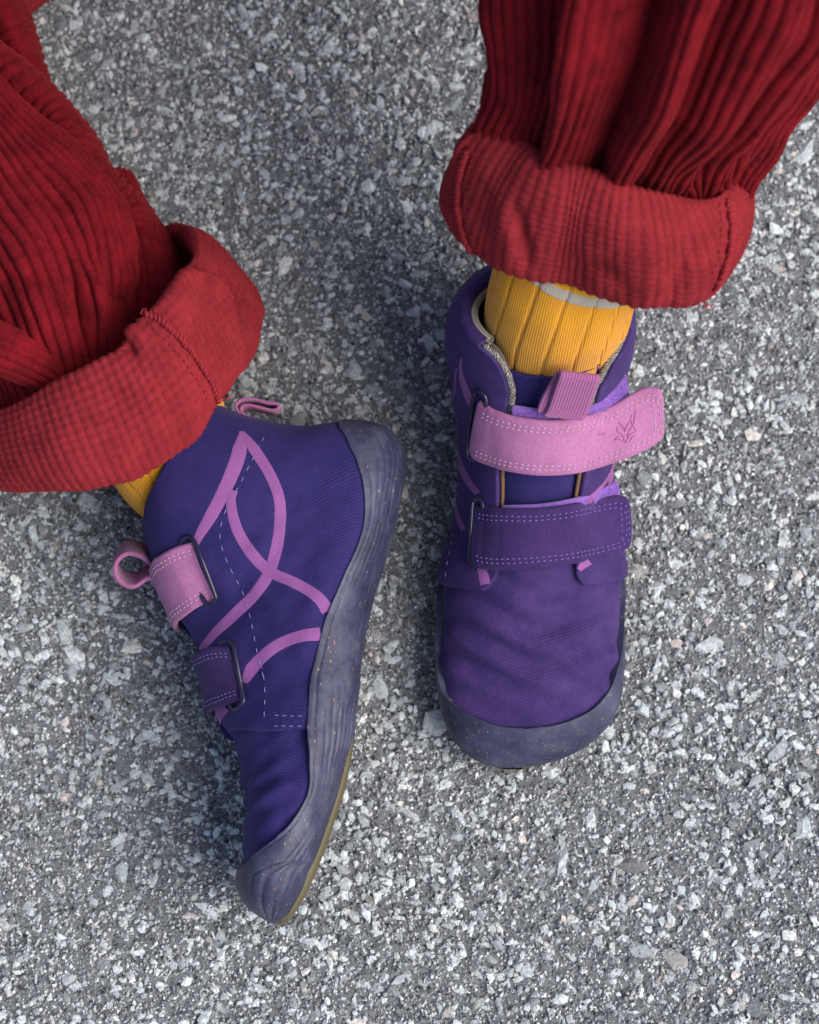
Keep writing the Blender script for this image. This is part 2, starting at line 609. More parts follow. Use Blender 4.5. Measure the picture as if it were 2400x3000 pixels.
# ------------------------------------------------------------------ ground
def value_noise(nx, ny, cell, seed):
    r = np.random.RandomState(seed)
    gx, gy = int(nx / cell) + 3, int(ny / cell) + 3
    g = r.rand(gx, gy)
    x, y = np.arange(nx) / cell, np.arange(ny) / cell
    i, j = x.astype(int), y.astype(int)
    fx, fy = x - i, y - j
    fx, fy = (fx * fx * (3 - 2 * fx))[:, None], (fy * fy * (3 - 2 * fy))[None]
    a, b = g[i][:, j], g[i + 1][:, j]
    c, d = g[i][:, j + 1], g[i + 1][:, j + 1]
    return (a * (1 - fx) + b * fx) * (1 - fy) + (c * (1 - fx) + d * fx) * fy

RES = 0.0019
gx = np.arange(-0.30, 0.3001, RES)
gy = np.arange(-0.32, 0.3601, RES)
H = (value_noise(len(gx), len(gy), 1.3, 1) - 0.5) * 0.0018 + (value_noise(len(gx), len(gy), 3.0, 2) - 0.5) * 0.0012 + (value_noise(len(gx), len(gy), 16, 3) - 0.5) * 0.0014
H -= 0.0011
ex = np.array([-60, -6, -1.0, -0.42])
X = np.concatenate([ex, gx, -ex[::-1]])
Y = np.concatenate([ex, gy, -ex[::-1]])
HH = np.full((len(X), len(Y)), -0.0011)
HH[4:-4, 4:-4] = H
G = np.stack([*np.meshgrid(X, Y, indexing='ij'), HH], -1)
ground = grids('asphalt_ground', G, M_ASPH, None, uvs=G[..., :2])
ground['kind'] = 'structure'
ground['label'] = 'weathered grey asphalt with pale stones set in it'

ICO_V, ICO_F = None, None
def ico():
    p = (1 + 5 ** 0.5) / 2
    v = np.array([(-1, p, 0), (1, p, 0), (-1, -p, 0), (1, -p, 0), (0, -1, p), (0, 1, p), (0, -1, -p), (0, 1, -p), (p, 0, -1), (p, 0, 1), (-p, 0, -1), (-p, 0, 1)], float)
    f = np.array([(0, 11, 5), (0, 5, 1), (0, 1, 7), (0, 7, 10), (0, 10, 11), (1, 5, 9), (5, 11, 4), (11, 10, 2), (10, 7, 6), (7, 1, 8), (3, 9, 4), (3, 4, 2), (3, 2, 6), (3, 6, 8), (3, 8, 9), (4, 9, 5), (2, 4, 11), (6, 2, 10), (8, 6, 7), (9, 8, 1)])
    return nrm(v), f
ICO_V, ICO_F = ico()

def rand_stones(n, r, elong=1.0):
    """(n,12,3) angular chips of unit size, flattened and flat topped"""
    q, _ = np.linalg.qr(r.normal(size=(n, 3, 3)))
    v = np.einsum('ij,njk->nik', ICO_V, q)
    v = v * r.uniform(0.5, 1.25, (n, 12, 1))
    v[..., 0] *= r.uniform(0.7, 1.0 + 0.45 * elong, (n, 1))
    v[..., 1] *= r.uniform(0.5, 0.95, (n, 1))
    v[..., 2] *= r.uniform(0.45, 0.7, (n, 1))
    top = r.uniform(0.2, 0.5, (n, 1))
    tilt = r.normal(0, 0.14, (n, 2, 1))
    z = v[..., 2]
    cap = top + tilt[:, 0] * v[..., 0] + tilt[:, 1] * v[..., 1]
    v[..., 2] = np.where(z > cap, cap + (z - cap) * 0.12, z)
    a = r.uniform(0, 2 * math.pi, n)
    c, s = np.cos(a)[:, None], np.sin(a)[:, None]
    x, y = v[..., 0] * c - v[..., 1] * s, v[..., 0] * s + v[..., 1] * c
    v[..., 0], v[..., 1] = x, y
    return v

r_ = np.random.RandomState(5)
def scatter(n, x0, x1, y0, y1, r, radii, taken, relax=0.8):
    """dart throwing on a hash grid, biggest first"""
    cell = 0.006
    pts = []
    for R_ in radii:
        for _ in range(12):
            x, y = r.uniform(x0, x1), r.uniform(y0, y1)
            i, j = int(x // cell), int(y // cell)
            ok = True
            for a in (-1, 0, 1):
                for b in (-1, 0, 1):
                    for (px, py, pr) in taken.get((i + a, j + b), ()):
                        if (px - x) ** 2 + (py - y) ** 2 < ((pr + R_) * relax) ** 2:
                            ok = False
                            break
                    if not ok:
                        break
                if not ok:
                    break
            if ok:
                taken.setdefault((i, j), []).append((x, y, R_))
                pts.append((x, y, R_))
                break
    return pts

taken = {}
# radii in metres: a few big chips, many middling ones
big = np.sort(np.concatenate([r_.uniform(0.0032, 0.0058, 260), r_.uniform(0.0021, 0.0033, 2200)]))[::-1]
mid = np.zeros(0)
pts_big = scatter(0, -0.22, 0.22, -0.26, 0.28, r_, big, taken)
pts_mid = scatter(0, -0.22, 0.22, -0.26, 0.28, r_, mid, taken)
n_mid = 21000
mid = np.column_stack([r_.uniform(-0.22, 0.22, n_mid), r_.uniform(-0.26, 0.28, n_mid), 0.0008 + 0.0016 * r_.rand(n_mid) ** 1.5])
allp = np.vstack([np.array(pts_big), mid])
pp = proj(np.column_stack([allp[:, :2], np.zeros(len(allp))]))
inside = (pp[:, 0] > 5) & (pp[:, 0] < 2395) & (pp[:, 1] > 5) & (pp[:, 1] < 2995)
# ground that the trousers and shoes cover in the photograph
poly_cover = [[(0, 0), (150, 0), (300, 480), (560, 690), (740, 830), (770, 960), (700, 1130), (1180, 1260), (1150, 1500), (1010, 2340), (830, 2690), (700, 2620), (720, 2400), (420, 1600), (340, 1450), (0, 1440)],
              [(1390, 0), (2400, 0), (2400, 260), (2200, 600), (2130, 860), (1900, 920), (1860, 1120), (1950, 1160), (1930, 1310), (1840, 1480), (1840, 1900), (1750, 2130), (1500, 2245), (1320, 2130), (1275, 1850), (1320, 900), (1440, 800), (1290, 660), (1330, 390)]]
def in_poly(x, y, poly):
    c = np.zeros(len(x), bool)
    j = len(poly) - 1
    for i in range(len(poly)):
        (xi, yi), (xj, yj) = poly[i], poly[j]
        cr = ((yi > y) != (yj > y)) & (x < (xj - xi) * (y - yi) / (yj - yi + 1e-9) + xi)
        c ^= cr
        j = i
    return c
hid = np.zeros(len(pp), bool)
for pl in poly_cover:
    hid |= in_poly(pp[:, 0], pp[:, 1], pl)
order = np.argsort(-allp[:, 2] * (inside & ~hid))
single = order[:300]
rest = np.setdiff1d(np.arange(len(allp)), single)
def stone_z(rad, r, n):
    return -0.0006 - 0.15 * rad + r.uniform(-0.0003, 0.0004, n)
# shared shapes for the 300 stones seen largest
protos = []
sv = rand_stones(24, np.random.RandomState(21))
for i in range(24):
    me_o = raw_mesh('stone', sv[i], ICO_F, M_STONE, ground, False)
    protos.append(me_o)
zz = stone_z(allp[:, 2], np.random.RandomState(3), len(allp))
for n_, idx in enumerate(single):
    if n_ < 24:
        o = protos[n_]
    else:
        o = protos[n_ % 24].copy()
        COL.objects.link(o)
        o.parent = ground
    x, y, R_ = allp[idx]
    o.location = (x, y, zz[idx])
    o.scale = (R_, R_, R_)
    o.rotation_euler = (0, 0, r_.uniform(0, 6.28))
# everything smaller, joined
V, F, b = [], [], 0
v = rand_stones(len(rest), np.random.RandomState(31)) * allp[rest, 2][:, None, None]
v[..., 0] += allp[rest, 0][:, None]
v[..., 1] += allp[rest, 1][:, None]
v[..., 2] += zz[rest][:, None]
o = raw_mesh('gravel', v.reshape(-1, 3), (ICO_F[None] + (np.arange(len(v)) * 12)[:, None, None]).reshape(-1, 3), M_STONE, ground, False)
o['kind'] = 'stuff'
# the fine grit of the wearing course: eight-sided grains
ng = 190000
rg = np.random.RandomState(77)
gr = 0.00034 + 0.00080 * rg.rand(ng) ** 1.9
aa = rg.uniform(0, 6.28, (ng, 1)) + np.array([0, 1.57, 3.14, 4.71]) + rg.normal(0, 0.25, (ng, 4))
ra = rg.uniform(0.65, 1.25, (ng, 4))
gv = np.zeros((ng, 5, 3))
gv[:, :4, 0], gv[:, :4, 1], gv[:, :4, 2] = np.cos(aa) * ra, np.sin(aa) * ra, -0.55
gv[:, 4, :2] = rg.normal(0, 0.3, (ng, 2))
gv[:, 4, 2] = rg.uniform(0.35, 0.9, ng)
gv *= gr[:, None, None]
OCT_F = np.array([(0, 1, 4), (1, 2, 4), (2, 3, 4), (3, 0, 4)])
cx, cy = rg.uniform(-0.215, 0.215, ng), rg.uniform(-0.25, 0.275, ng)
hz = H[np.clip(((cx + 0.30) / RES).astype(int), 0, len(gx) - 1), np.clip(((cy + 0.32) / RES).astype(int), 0, len(gy) - 1)]
gv[..., 0] += cx[:, None]
gv[..., 1] += cy[:, None]
gv[..., 2] += (hz + 0.0004 + rg.uniform(-0.3, 0.5, ng) * gr)[:, None]
def chips(n, r, rad):
    # five-cornered chips without an underside
    a_ = r.uniform(0, 6.28, (n, 1)) + np.array([0, 1.57, 3.14, 4.71]) + r.normal(0, 0.25, (n, 4))
    q_ = r.uniform(0.65, 1.25, (n, 4))
    c_ = np.zeros((n, 5, 3))
    c_[:, :4, 0], c_[:, :4, 1], c_[:, :4, 2] = np.cos(a_) * q_, np.sin(a_) * q_, -0.5
    c_[:, 4, :2] = r.normal(0, 0.3, (n, 2))
    c_[:, 4, 2] = r.uniform(0.3, 0.6, n)
    return c_ * rad[:, None, None]
# coarser belt of grit and chips outside the part seen in the photograph
def belt(n, r):
    x, y = r.uniform(-0.62, 0.62, 3 * n), r.uniform(-0.62, 0.68, 3 * n)
    far = np.maximum(np.abs(x) - 0.205, np.maximum(-0.245 - y, y - 0.265))
    k_ = (far > 0) & (r.rand(3 * n) > (far / 0.42) ** 1.5)
    return x[k_][:n], y[k_][:n]
bx_, by_ = belt(60000, rg)
bg_ = chips(len(bx_), rg, 0.0005 + 0.0009 * rg.rand(len(bx_)))
bg_[..., 0] += bx_[:, None]
bg_[..., 1] += by_[:, None]
bg_[..., 2] -= 0.0006
gv = np.concatenate([gv, bg_])
sx_, sy_ = belt(26000, rg)
sb_ = chips(len(sx_), rg, 0.0010 + 0.0022 * rg.rand(len(sx_)) ** 2)
sb_[..., 0] += sx_[:, None]
sb_[..., 1] += sy_[:, None]
sb_[..., 2] -= 0.0004
o = raw_mesh('gravel', sb_.reshape(-1, 3), (OCT_F[None] + (np.arange(len(sb_)) * 5)[:, None, None]).reshape(-1, 3), M_STONE, ground, False)
o['kind'] = 'stuff'
o = raw_mesh('grit', gv.reshape(-1, 3), (OCT_F[None] + (np.arange(len(gv)) * 5)[:, None, None]).reshape(-1, 3), M_GRIT, ground, False)
o['kind'] = 'stuff'

# ------------------------------------------------------------------ shoe surface
class Surf:
    """A boot as a sweep of rings from collar (t=0) to toe (t=1). theta 0 is the instep, pi the sole or heel, 0..pi the inner side of the foot."""
    def __init__(s, F, K, wp, wm, wax, e1=0.85, e2=0.8, taper=None, round0=-1.0, round1=-0.5):
        s.round0, s.round1 = round0, round1
        n = 900
        F, K = np.array(F), np.array(K)
        k = len(F)
        mid = (F + K) / 2
        allv = np.column_stack([F, K, np.array(wp), np.array(wm), np.zeros(k) if taper is None else np.array(taper)])
        # parameter by mean travel of the front and back lines
        L = np.concatenate([[0], np.cumsum(0.5 * np.linalg.norm(np.diff(F, axis=0), axis=1) + 0.5 * np.linalg.norm(np.diff(K, axis=0), axis=1))])
        dense = spline(allv, n, uniform=True)
        tl = np.interp(np.linspace(0, k - 1, n), np.arange(k), L / L[-1])
        s.len = L[-1]
        tt = np.linspace(0, 1, n)
        s.tt = tt
        s.D = np.stack([np.interp(tt, tl, dense[:, i]) for i in range(dense.shape[1])], 1)
        s.D = np.stack([smooth1(s.D[:, i], 30) for i in range(s.D.shape[1])], 1)
        s.st = L / L[-1]
        s.wax = np.array(wax, float)
        s.e1, s.e2 = e1, e2
        s.fold = None
        s._cache()
    def base(s, t, th):
        t, th = np.broadcast_arrays(np.asarray(t, float), np.asarray(th, float))
        tc = np.clip(t, 0, 1)
        d = [np.interp(tc, s.tt, s.D[:, i]) for i in range(9)]
        ex = (t - tc)
        if np.any(ex != 0):
            g = (s.D[12] - s.D[0]) / (s.tt[12] - s.tt[0])
            for i in range(6):
                d[i] = d[i] + g[i] * ex
        F = np.stack(d[0:3], -1)
        K = np.stack(d[3:6], -1)
        c, sn = np.cos(th), np.sin(th)
        rr = smst(s.round0, s.round1, t)
        a = np.sign(c) * np.abs(c) ** (1 + (s.e1 - 1) * rr)
        b = np.sign(sn) * np.abs(sn) ** (1 + (s.e2 - 1) * rr)
        wv = np.where(sn >= 0, d[6], d[7])
        wv = wv * (1 - d[8] * (a + 1) / 2)
        return (F + K) / 2 + a[..., None] * (F - K) / 2 + (b * wv)[..., None] * s.wax
    def _cache(s):
        nt_, nth = 420, 721
        t = np.linspace(0, 1, nt_)
        th = np.linspace(-math.pi, math.pi, nth)
        T, TH = np.meshgrid(t, th, indexing='ij')
        X = s.base(T, TH)
        # normals with wrapped differences
        du = np.gradient(X, axis=0)
        Xw = np.concatenate([X[:, -2:-1], X, X[:, 1:2]], 1)
        dv = (Xw[:, 2:] - Xw[:, :-2]) / 2
        N = nrm(np.cross(du, dv))
        out = ((N * (X - X.mean(1, keepdims=True))).sum(-1)).mean()
        if out < 0:
            N = -N
        N[-1] = N[-2] = N[-3]
        s.cT, s.cTH, s.cX, s.cN = t, th, X, N
        s.cP = proj(X)
        view = nrm(CAM - X)
        s.face = (N * view).sum(-1) > 0.02
    def normal(s, t, th):
        t = np.clip(np.asarray(t, float), 0, 1)
        th = (np.asarray(th, float) + math.pi) % (2 * math.pi) - math.pi
        t, th = np.broadcast_arrays(t, th)
        fi = t * (len(s.cT) - 1)
        fj = (th + math.pi) / (2 * math.pi) * (len(s.cTH) - 1)
        i = np.clip(fi.astype(int), 0, len(s.cT) - 2)
        j = np.clip(fj.astype(int), 0, len(s.cTH) - 2)
        a, b = (fi - i)[..., None], (fj - j)[..., None]
        N = s.cN
        return nrm(N[i, j] * (1 - a) * (1 - b) + N[i + 1, j] * a * (1 - b) + N[i, j + 1] * (1 - a) * b + N[i + 1, j + 1] * a * b)
    def pos(s, t, th, off=0.0):
        X = s.base(t, th)
        off = np.asarray(off, float)
        if s.fold is not None:
            off = off + s.fold(np.asarray(t, float), np.asarray(th, float), X)
        return X + s.normal(t, th) * np.broadcast_to(off, X.shape[:-1])[..., None]
    def uv(s, pts, off=0.0015):
        """photo pixels -> (t, theta) on the side that faces the camera"""
        Q = proj(s.cX + s.cN * off)
        ok = s.face
        ti, tj = np.nonzero(ok)
        q = Q[ok]
        out = []
        for p in np.atleast_2d(np.array(pts, float)):
            d = ((q - p) ** 2).sum(1)
            k = np.argsort(d)[:4]
            w_ = 1 / (d[k] + 0.5)
            th = s.cTH[tj[k]]
            th = th[0] + ((th - th[0] + math.pi) % (2 * math.pi) - math.pi)
            out.append(((s.cT[ti[k]] * w_).sum() / w_.sum(), (th * w_).sum() / w_.sum()))
        return np.array(out)

def ribbon(S, cl, half, off, n=120, m=7, lip=0.0003, wrap=True):
    """band on the shoe along a pixel centre line with half width(s) in pixels"""
    c = spline(np.array(cl, float), n)
    h = np.interp(np.linspace(0, 1, n), np.linspace(0, 1, len(np.atleast_1d(half))), np.atleast_1d(half))
    T = nrm(np.gradient(c, axis=0))
    Nn = np.stack([-T[:, 1], T[:, 0]], 1)
    a = S.uv(c - Nn * h[:, None])
    b = S.uv(c + Nn * h[:, None])
    for q in (a, b):
        q[:, 0] = smooth1(q[:, 0], 3)
        q[:, 1] = smooth1(q[:, 1], 3)
    u = np.linspace(0, 1, m)[None, :, None]
    UV = a[:, None] * (1 - u) + b[:, None] * u
    o = np.full((n, m), off)
    o[:, 0] = o[:, -1] = off - lip
    return S.pos(UV[..., 0], UV[..., 1], o)

def path_on(S, cl, off, n=200):
    c = spline(np.array(cl, float), n)
    q = S.uv(c)
    q[:, 0] = smooth1(q[:, 0], 4)
    q[:, 1] = smooth1(q[:, 1], 4)
    return S.pos(q[:, 0], q[:, 1], off), S.normal(q[:, 0], q[:, 1])

def sheet(top, bot, thick, m=24, nref=None, bulge=0.0):
    """a strap: outer face between two 3D edge lines, with thickness and rounded edges; returns (grid, outer surface, normals)"""
    n = len(top)
    u = np.linspace(0, 1, m)
    O = top[:, None] * (1 - u)[None, :, None] + bot[:, None] * u[None, :, None]
    N = grid_normals(O)
    if (N * (nref if nref is not None else nrm(CAM - O))).sum(-1).mean() < 0:
        N = -N
    O = O + N * (bulge * (4 * u * (1 - u)) ** 0.5)[None, :, None]
    w_ = nrm(bot - top)
    rad = thick / 2
    ring = [O - N * 0]
    e = []
    for a in np.linspace(0.0, math.pi, 7)[1:-1]:
        e.append(O[:, -1] - N[:, -1] * (rad * (1 - math.cos(a))) + w_ * (rad * math.sin(a)))
    back = (O - N * thick)[:, ::-1]
    f = []
    for a in np.linspace(0.0, math.pi, 7)[1:-1]:
        f.append(O[:, 0] - N[:, 0] * (rad * (1 + math.cos(a))) - w_ * (rad * math.sin(a)))
    Gd = np.concatenate([O, np.stack(e, 1), back, np.stack(f, 1), O[:, :1]], 1)
    # close both ends
    def cap(row):
        return np.broadcast_to(row.mean(0), row.shape)
    Gd = np.concatenate([cap(Gd[0])[None], Gd, cap(Gd[-1])[None]], 0)
    return Gd, O, N

def band_between(a, b, n):
    a, b = spline(a, n), spline(b, n)
    return a, b

# ------------------------------------------------------------------ shoe builder shared by both
def ext_rows(n, edge_end, roll_start):
    """row parameters and offsets: rolled lip at the start, thin cut edge at the end"""
    pass

def make_quarter(S, parent, mat, te_m, te_l, tq_m, tq_l, collar_roll=True, thick=0.0023, nA=130, nB=330, lobe=0.06, lobe_b=0.05):
    """outer panel from collar to the seam over the instep, open at the front; te = front edge theta(t) on each side, tq = lower edge t(b)"""
    a_in = np.linspace(0, 1, nA)
    rows = [(-0.0, -0.0032, 0.000), (-0.010, -0.0026, 0.0), (-0.017, -0.0012, 0.0), (-0.019, 0.0002, 0.0), (-0.014, 0.0012, 0.0), (-0.006, thick, 0.0)]
    A = np.concatenate([[0] * len(rows), a_in, [1, 1]])
    dT = np.concatenate([[q[0] for q in rows], np.zeros(nA), [0, 0]])
    OFF = np.concatenate([[q[1] for q in rows], np.full(nA, thick), [thick * 0.55, -0.0012]])
    OFF[len(rows) + nA - 1] = thick * 0.92
    b_in = np.linspace(0, 1, nB)
    B = np.concatenate([[0, 0], b_in, [1, 1]])
    OB = np.concatenate([[-0.0012, thick * 0.55], np.full(nB, 99.0), [thick * 0.55, -0.0012]])
    OB[2] = OB[-3] = thick * 0.92
    bl = np.minimum(B, 1 - B)
    tq = np.where(B < 0.5, tq_m(B), tq_l(B))
    k = np.clip(1 - bl / lobe_b, 0, 1)
    tq = tq - lobe * (1 - np.sqrt(1 - k ** 2 + 1e-9))
    T = A[:, None] * tq[None, :] + dT[:, None]
    tcl = np.clip(T, 0, 1)
    th0, th1 = te_m(tcl), 2 * math.pi - te_l(tcl)
    TH = th0 * (1 - B)[None, :] + th1 * B[None, :]
    off = np.minimum(OFF[:, None], OB[None, :])
    Gq = S.pos(T, TH, off)
    uvq = np.stack([T * S.len, TH * 0.030], -1)
    return grids('quarter', Gq, mat, parent, uvs=uvq), (T, TH, Gq)

def make_vamp(S, parent, mat, t0, n=150, m=200):
    t = np.linspace(t0, 1, n)
    th = np.linspace(-math.pi, math.pi, m)
    T, TH = np.meshgrid(t, th, indexing='ij')
    Gv = S.pos(T, TH, 0.0)
    return grids('vamp', Gv, mat, parent, uvs=np.stack([T * S.len, TH * 0.030], -1))

def make_tongue(S, parent, mat, t0, t1, thm, thl, off=-0.0012):
    n, m = 90, 90
    rows = [(0.004, -0.0042), (-0.004, -0.0036), (-0.010, -0.0018), (-0.008, -0.0003), (0.0, off)]
    t = np.concatenate([[t0 + q[0] for q in rows], np.linspace(t0 + 0.004, t1, n)])
    o = np.concatenate([[q[1] for q in rows], np.full(n, off)])
    th = np.linspace(-thl, thm, m)
    T, TH = np.meshgrid(t, th, indexing='ij')
    Gt = S.pos(T, TH, o[:, None] + 0 * TH)
    return grids('tongue', Gt, mat, parent, uvs=np.stack([T * S.len, TH * 0.030], -1))

def make_sole(S, parent, tb, thb_m, thb_l, groove, thick=0.0021, dense=None):
    """rubber cup: wraps from one side under the foot to the other; thb = angle of its upper edge"""
    n, m = 250, 170
    t = np.linspace(tb, 1.0, n)
    if dense is not None:
        t = np.sort(np.concatenate([t, np.linspace(dense - 0.05, dense + 0.012, 150)]))
        n = len(t)
    f_in = np.linspace(-1, 1, m)
    f = np.concatenate([[-1, -1, -1], f_in, [1, 1, 1]])
    o = np.concatenate([[-0.5, 0.35, 0.8], np.ones(m), [0.8, 0.35, -0.5]])
    tk = (thick[0] + (thick[1] - thick[0]) * smst(thick[2], thick[2] + 0.06, t))[:, None]
    T = np.repeat(t[:, None], len(f), 1)
    hm, hl = thb_m(t)[:, None], thb_l(t)[:, None]
    fr = f[None, :]
    TH = np.where(fr < 0, math.pi + fr * (math.pi - hm), math.pi + fr * (math.pi - hl))
    off = o[None, :] * tk
    hh = np.where(fr < 0, hm, hl)
    off = tk + (off - tk) * smst(0.0, 0.10, hh)
    off = off + groove(T, TH, fr, hm, hl) * (np.abs(fr) < 0.985)
    keep, S.fold = S.fold, None
    Gs = S.pos(T, TH, off)
    S.fold = keep
    ob = grids('sole', Gs, M_RUBBER, parent, uvs=np.stack([T * S.len, TH * 0.03], -1))
    import bmesh
    bm = bmesh.new()
    bm.from_mesh(ob.data)
    bmesh.ops.remove_doubles(bm, verts=bm.verts, dist=2e-6)
    bm.to_mesh(ob.data)
    bm.free()
    return ob, Gs

def make_outsole(S, parent, t0, half, off=0.0030):
    n, m = 200, 40
    t = np.linspace(t0, 0.992, n)
    f = np.concatenate([[-1.06], np.linspace(-1, 1, m), [1.06]])
    o = np.concatenate([[0.0005], np.full(m, off), [0.0005]])
    T = np.repeat(t[:, None], len(f), 1)
    TH = math.pi + f[None, :] * np.interp(T, np.linspace(t0, 0.992, len(np.atleast_1d(half))), np.atleast_1d(half))
    keep, S.fold = S.fold, None
    Go = S.pos(T, TH, np.repeat(o[None], n, 0))
    S.fold = keep
    return grids('outsole', Go, M_OUT, parent)

def make_lining(S, parent, te_m, te_l, t1=0.4):
    n, m = 60, 200
    t = np.linspace(0.0, t1, n)
    T = np.repeat(t[:, None], m, 1)
    b = np.linspace(0, 1, m)[None, :]
    TH = te_m(T) * (1 - b) + (2 * math.pi - te_l(T)) * b
    return grids('lining', S.pos(T, TH, -0.0034), M_LINING, parent)

def tape(path, ext0, ext1, thick, name, mat, parent):
    """folded webbing: a path swept between two extrusion vectors, with thickness"""
    T = nrm(np.gradient(path, axis=0))
    E = nrm(np.broadcast_to(ext1 - ext0, T.shape))
    N = nrm(np.cross(T, E))
    h = thick / 2
    ew = np.linspace(0, 1, 14)
    top = [(path + ext0 * (1 - e) + ext1 * e + N * h) for e in ew]
    bot = [(path + ext0 * (1 - e) + ext1 * e - N * h) for e in ew[::-1]]
    e1 = [path + ext1 + E * h * 0.6]
    e0 = [path + ext0 - E * h * 0.6]
    Gt = np.stack(top + e1 + bot + e0 + top[:1], 1)
    c0, c1 = np.broadcast_to(Gt[0].mean(0), Gt[0].shape), np.broadcast_to(Gt[-1].mean(0), Gt[0].shape)
    Gt = np.concatenate([c0[None], Gt, c1[None]], 0)
    return grids(name, Gt, mat, parent)

def rise_path(S, loop, zoff):
    """closed wire loop lying over the shoe: pixel outline, height from the surface below"""
    c = spline(np.array(loop, float), 120, closed=True)
    q = S.uv(c)
    zo = np.atleast_1d(np.asarray(zoff, float))
    zo = np.interp(np.linspace(0, len(zo), 120, endpoint=False), np.arange(len(zo) + 1), np.append(zo, zo[0]))
    X = S.pos(q[:, 0], q[:, 1], zo)
    # put each point exactly on its own pixel ray at that height
    z = smooth1(np.concatenate([X[-20:, 2], X[:, 2], X[:20, 2]]), 10)[20:-20]
    return P(c[:, 0], c[:, 1], z)

def edge_line(cl, z, n):
    c = spline(np.array(cl, float), n)
    zz_ = np.interp(np.linspace(0, 1, n), np.linspace(0, 1, len(np.atleast_1d(z))), np.atleast_1d(z))
    return P(c[:, 0], c[:, 1], smooth1(zz_, 10))

# ------------------------------------------------------------------ left-hand shoe in the photo: lying on its side
ZC = 0.036
LA = [(436, 1543), (432, 1580), (445, 1640), (475, 1720), (510, 1795), (540, 1850), (565, 1890), (590, 1940), (610, 2010), (632, 2080), (650, 2130), (675, 2180), (697, 2235), (703, 2290), (709, 2340), (713, 2400), (718, 2460), (717, 2515), (698, 2560), (697, 2600), (715, 2638), (745, 2665), (784, 2685), (800, 2691)]
LB = [(655, 1207), (735, 1240), (830, 1262), (925, 1270), (1040, 1250), (1140, 1268), (1182, 1335), (1168, 1439), (1140, 1570), (1098, 1700), (1067, 1830), (1052, 1930), (1047, 2005), (1036, 2090), (1023, 2184), (1003, 2290), (980, 2365), (946, 2468), (920, 2535), (895, 2595), (870, 2640), (845, 2678), (815, 2692), (801, 2692)]
LW = [.0270, .0280, .0290, .0295, .0300, .0300, .0300, .0300, .0300, .0302, .0308, .0315, .0325, .0332, .0336, .0334, .0326, .0310, .0288, .0258, .0215, .0160, .0080, .0010]
def inset(A, B):
    a2, b2 = [], []
    for i, (a, b) in enumerate(zip(A, B)):
        a, b = np.array(a, float), np.array(b, float)
        L = np.linalg.norm(b - a)
        d = (b - a) / max(L, 1)
        ia = 15 if i < 12 else (7 if i < 17 else 12)
        ib = 14 if i < 4 else (22 if i < 14 else 14)
        ia, ib = min(ia, L * 0.3), min(ib, L * 0.3)
        a2.append(a + d * ia)
        b2.append(b - d * ib)
    return a2, b2
LA, LB = inset(LA, LB)
LF = np.array([P(x, y, ZC) for x, y in LA])
LK = np.array([P(x, y, ZC) for x, y in LB])
LT = [.05, .05, .06, .1, .14, .18, .2, .22, .22, .22, .22, .22, .2, .18, .16, .14, .1, .06, .03, 0, 0, 0, 0, 0]
SL = Surf(LF, LK, LW, LW, (0, 0, 1), 0.80, 0.78, LT)
def fold_l(t, th, X):
    # soft dents in the cloth
    g = (0.0014 * wob(X, 0.035, 4) + 0.0005 * wob(X, 0.014, 44)) * smst(0.05, 0.3, t) * (1 - smst(0.86, 0.95, t))
    g = g - 0.0028 * np.exp(-((t - 0.245) / 0.035) ** 2) * np.exp(-((np.cos(th) + 0.62) / 0.2) ** 2)
    c = 0.0016 * np.sin(t * 115 + 3.0 * np.sin(th)) * np.exp(-((t - 0.735) / 0.06) ** 2) * np.exp(-((np.cos(th) - 0.55) / 0.55) ** 2)
    return (g + c) * smst(-0.60, -0.15, np.cos(th))
SL.fold = fold_l

shoe_l = empty('shoe', P(850, 1950, 0.0), 'indigo ankle shoe lying on its side with lilac line print on its upward side', 'shoe', 'pair of purple ankle shoes')

q = SL.uv([(658, 2139), (690, 2138), (730, 2140), (780, 2141), (830, 2139), (880, 2137), (902, 2136)])
TEL = 0.22
def te_const(v):
    return lambda t: np.full(np.shape(t), v)
qB = (q[:, 1] - TEL) / (2 * math.pi - 2 * TEL)
o_ = np.argsort(qB)
tqL = lambda B: np.interp(B, qB[o_], q[o_, 0])
make_vamp(SL, shoe_l, M_TW_A, q[:, 0].min() - 0.10)
make_tongue(SL, shoe_l, M_TW_A, 0.02, q[:, 0].max() + 0.03, 0.9, 0.9)
quarter, _ = make_quarter(SL, shoe_l, M_TW_A, te_const(TEL), te_const(TEL), tqL, lambda B: tqL(1 - B), lobe=0.03, lobe_b=0.03)
make_lining(SL, shoe_l, te_const(TEL), te_const(TEL), 0.3)

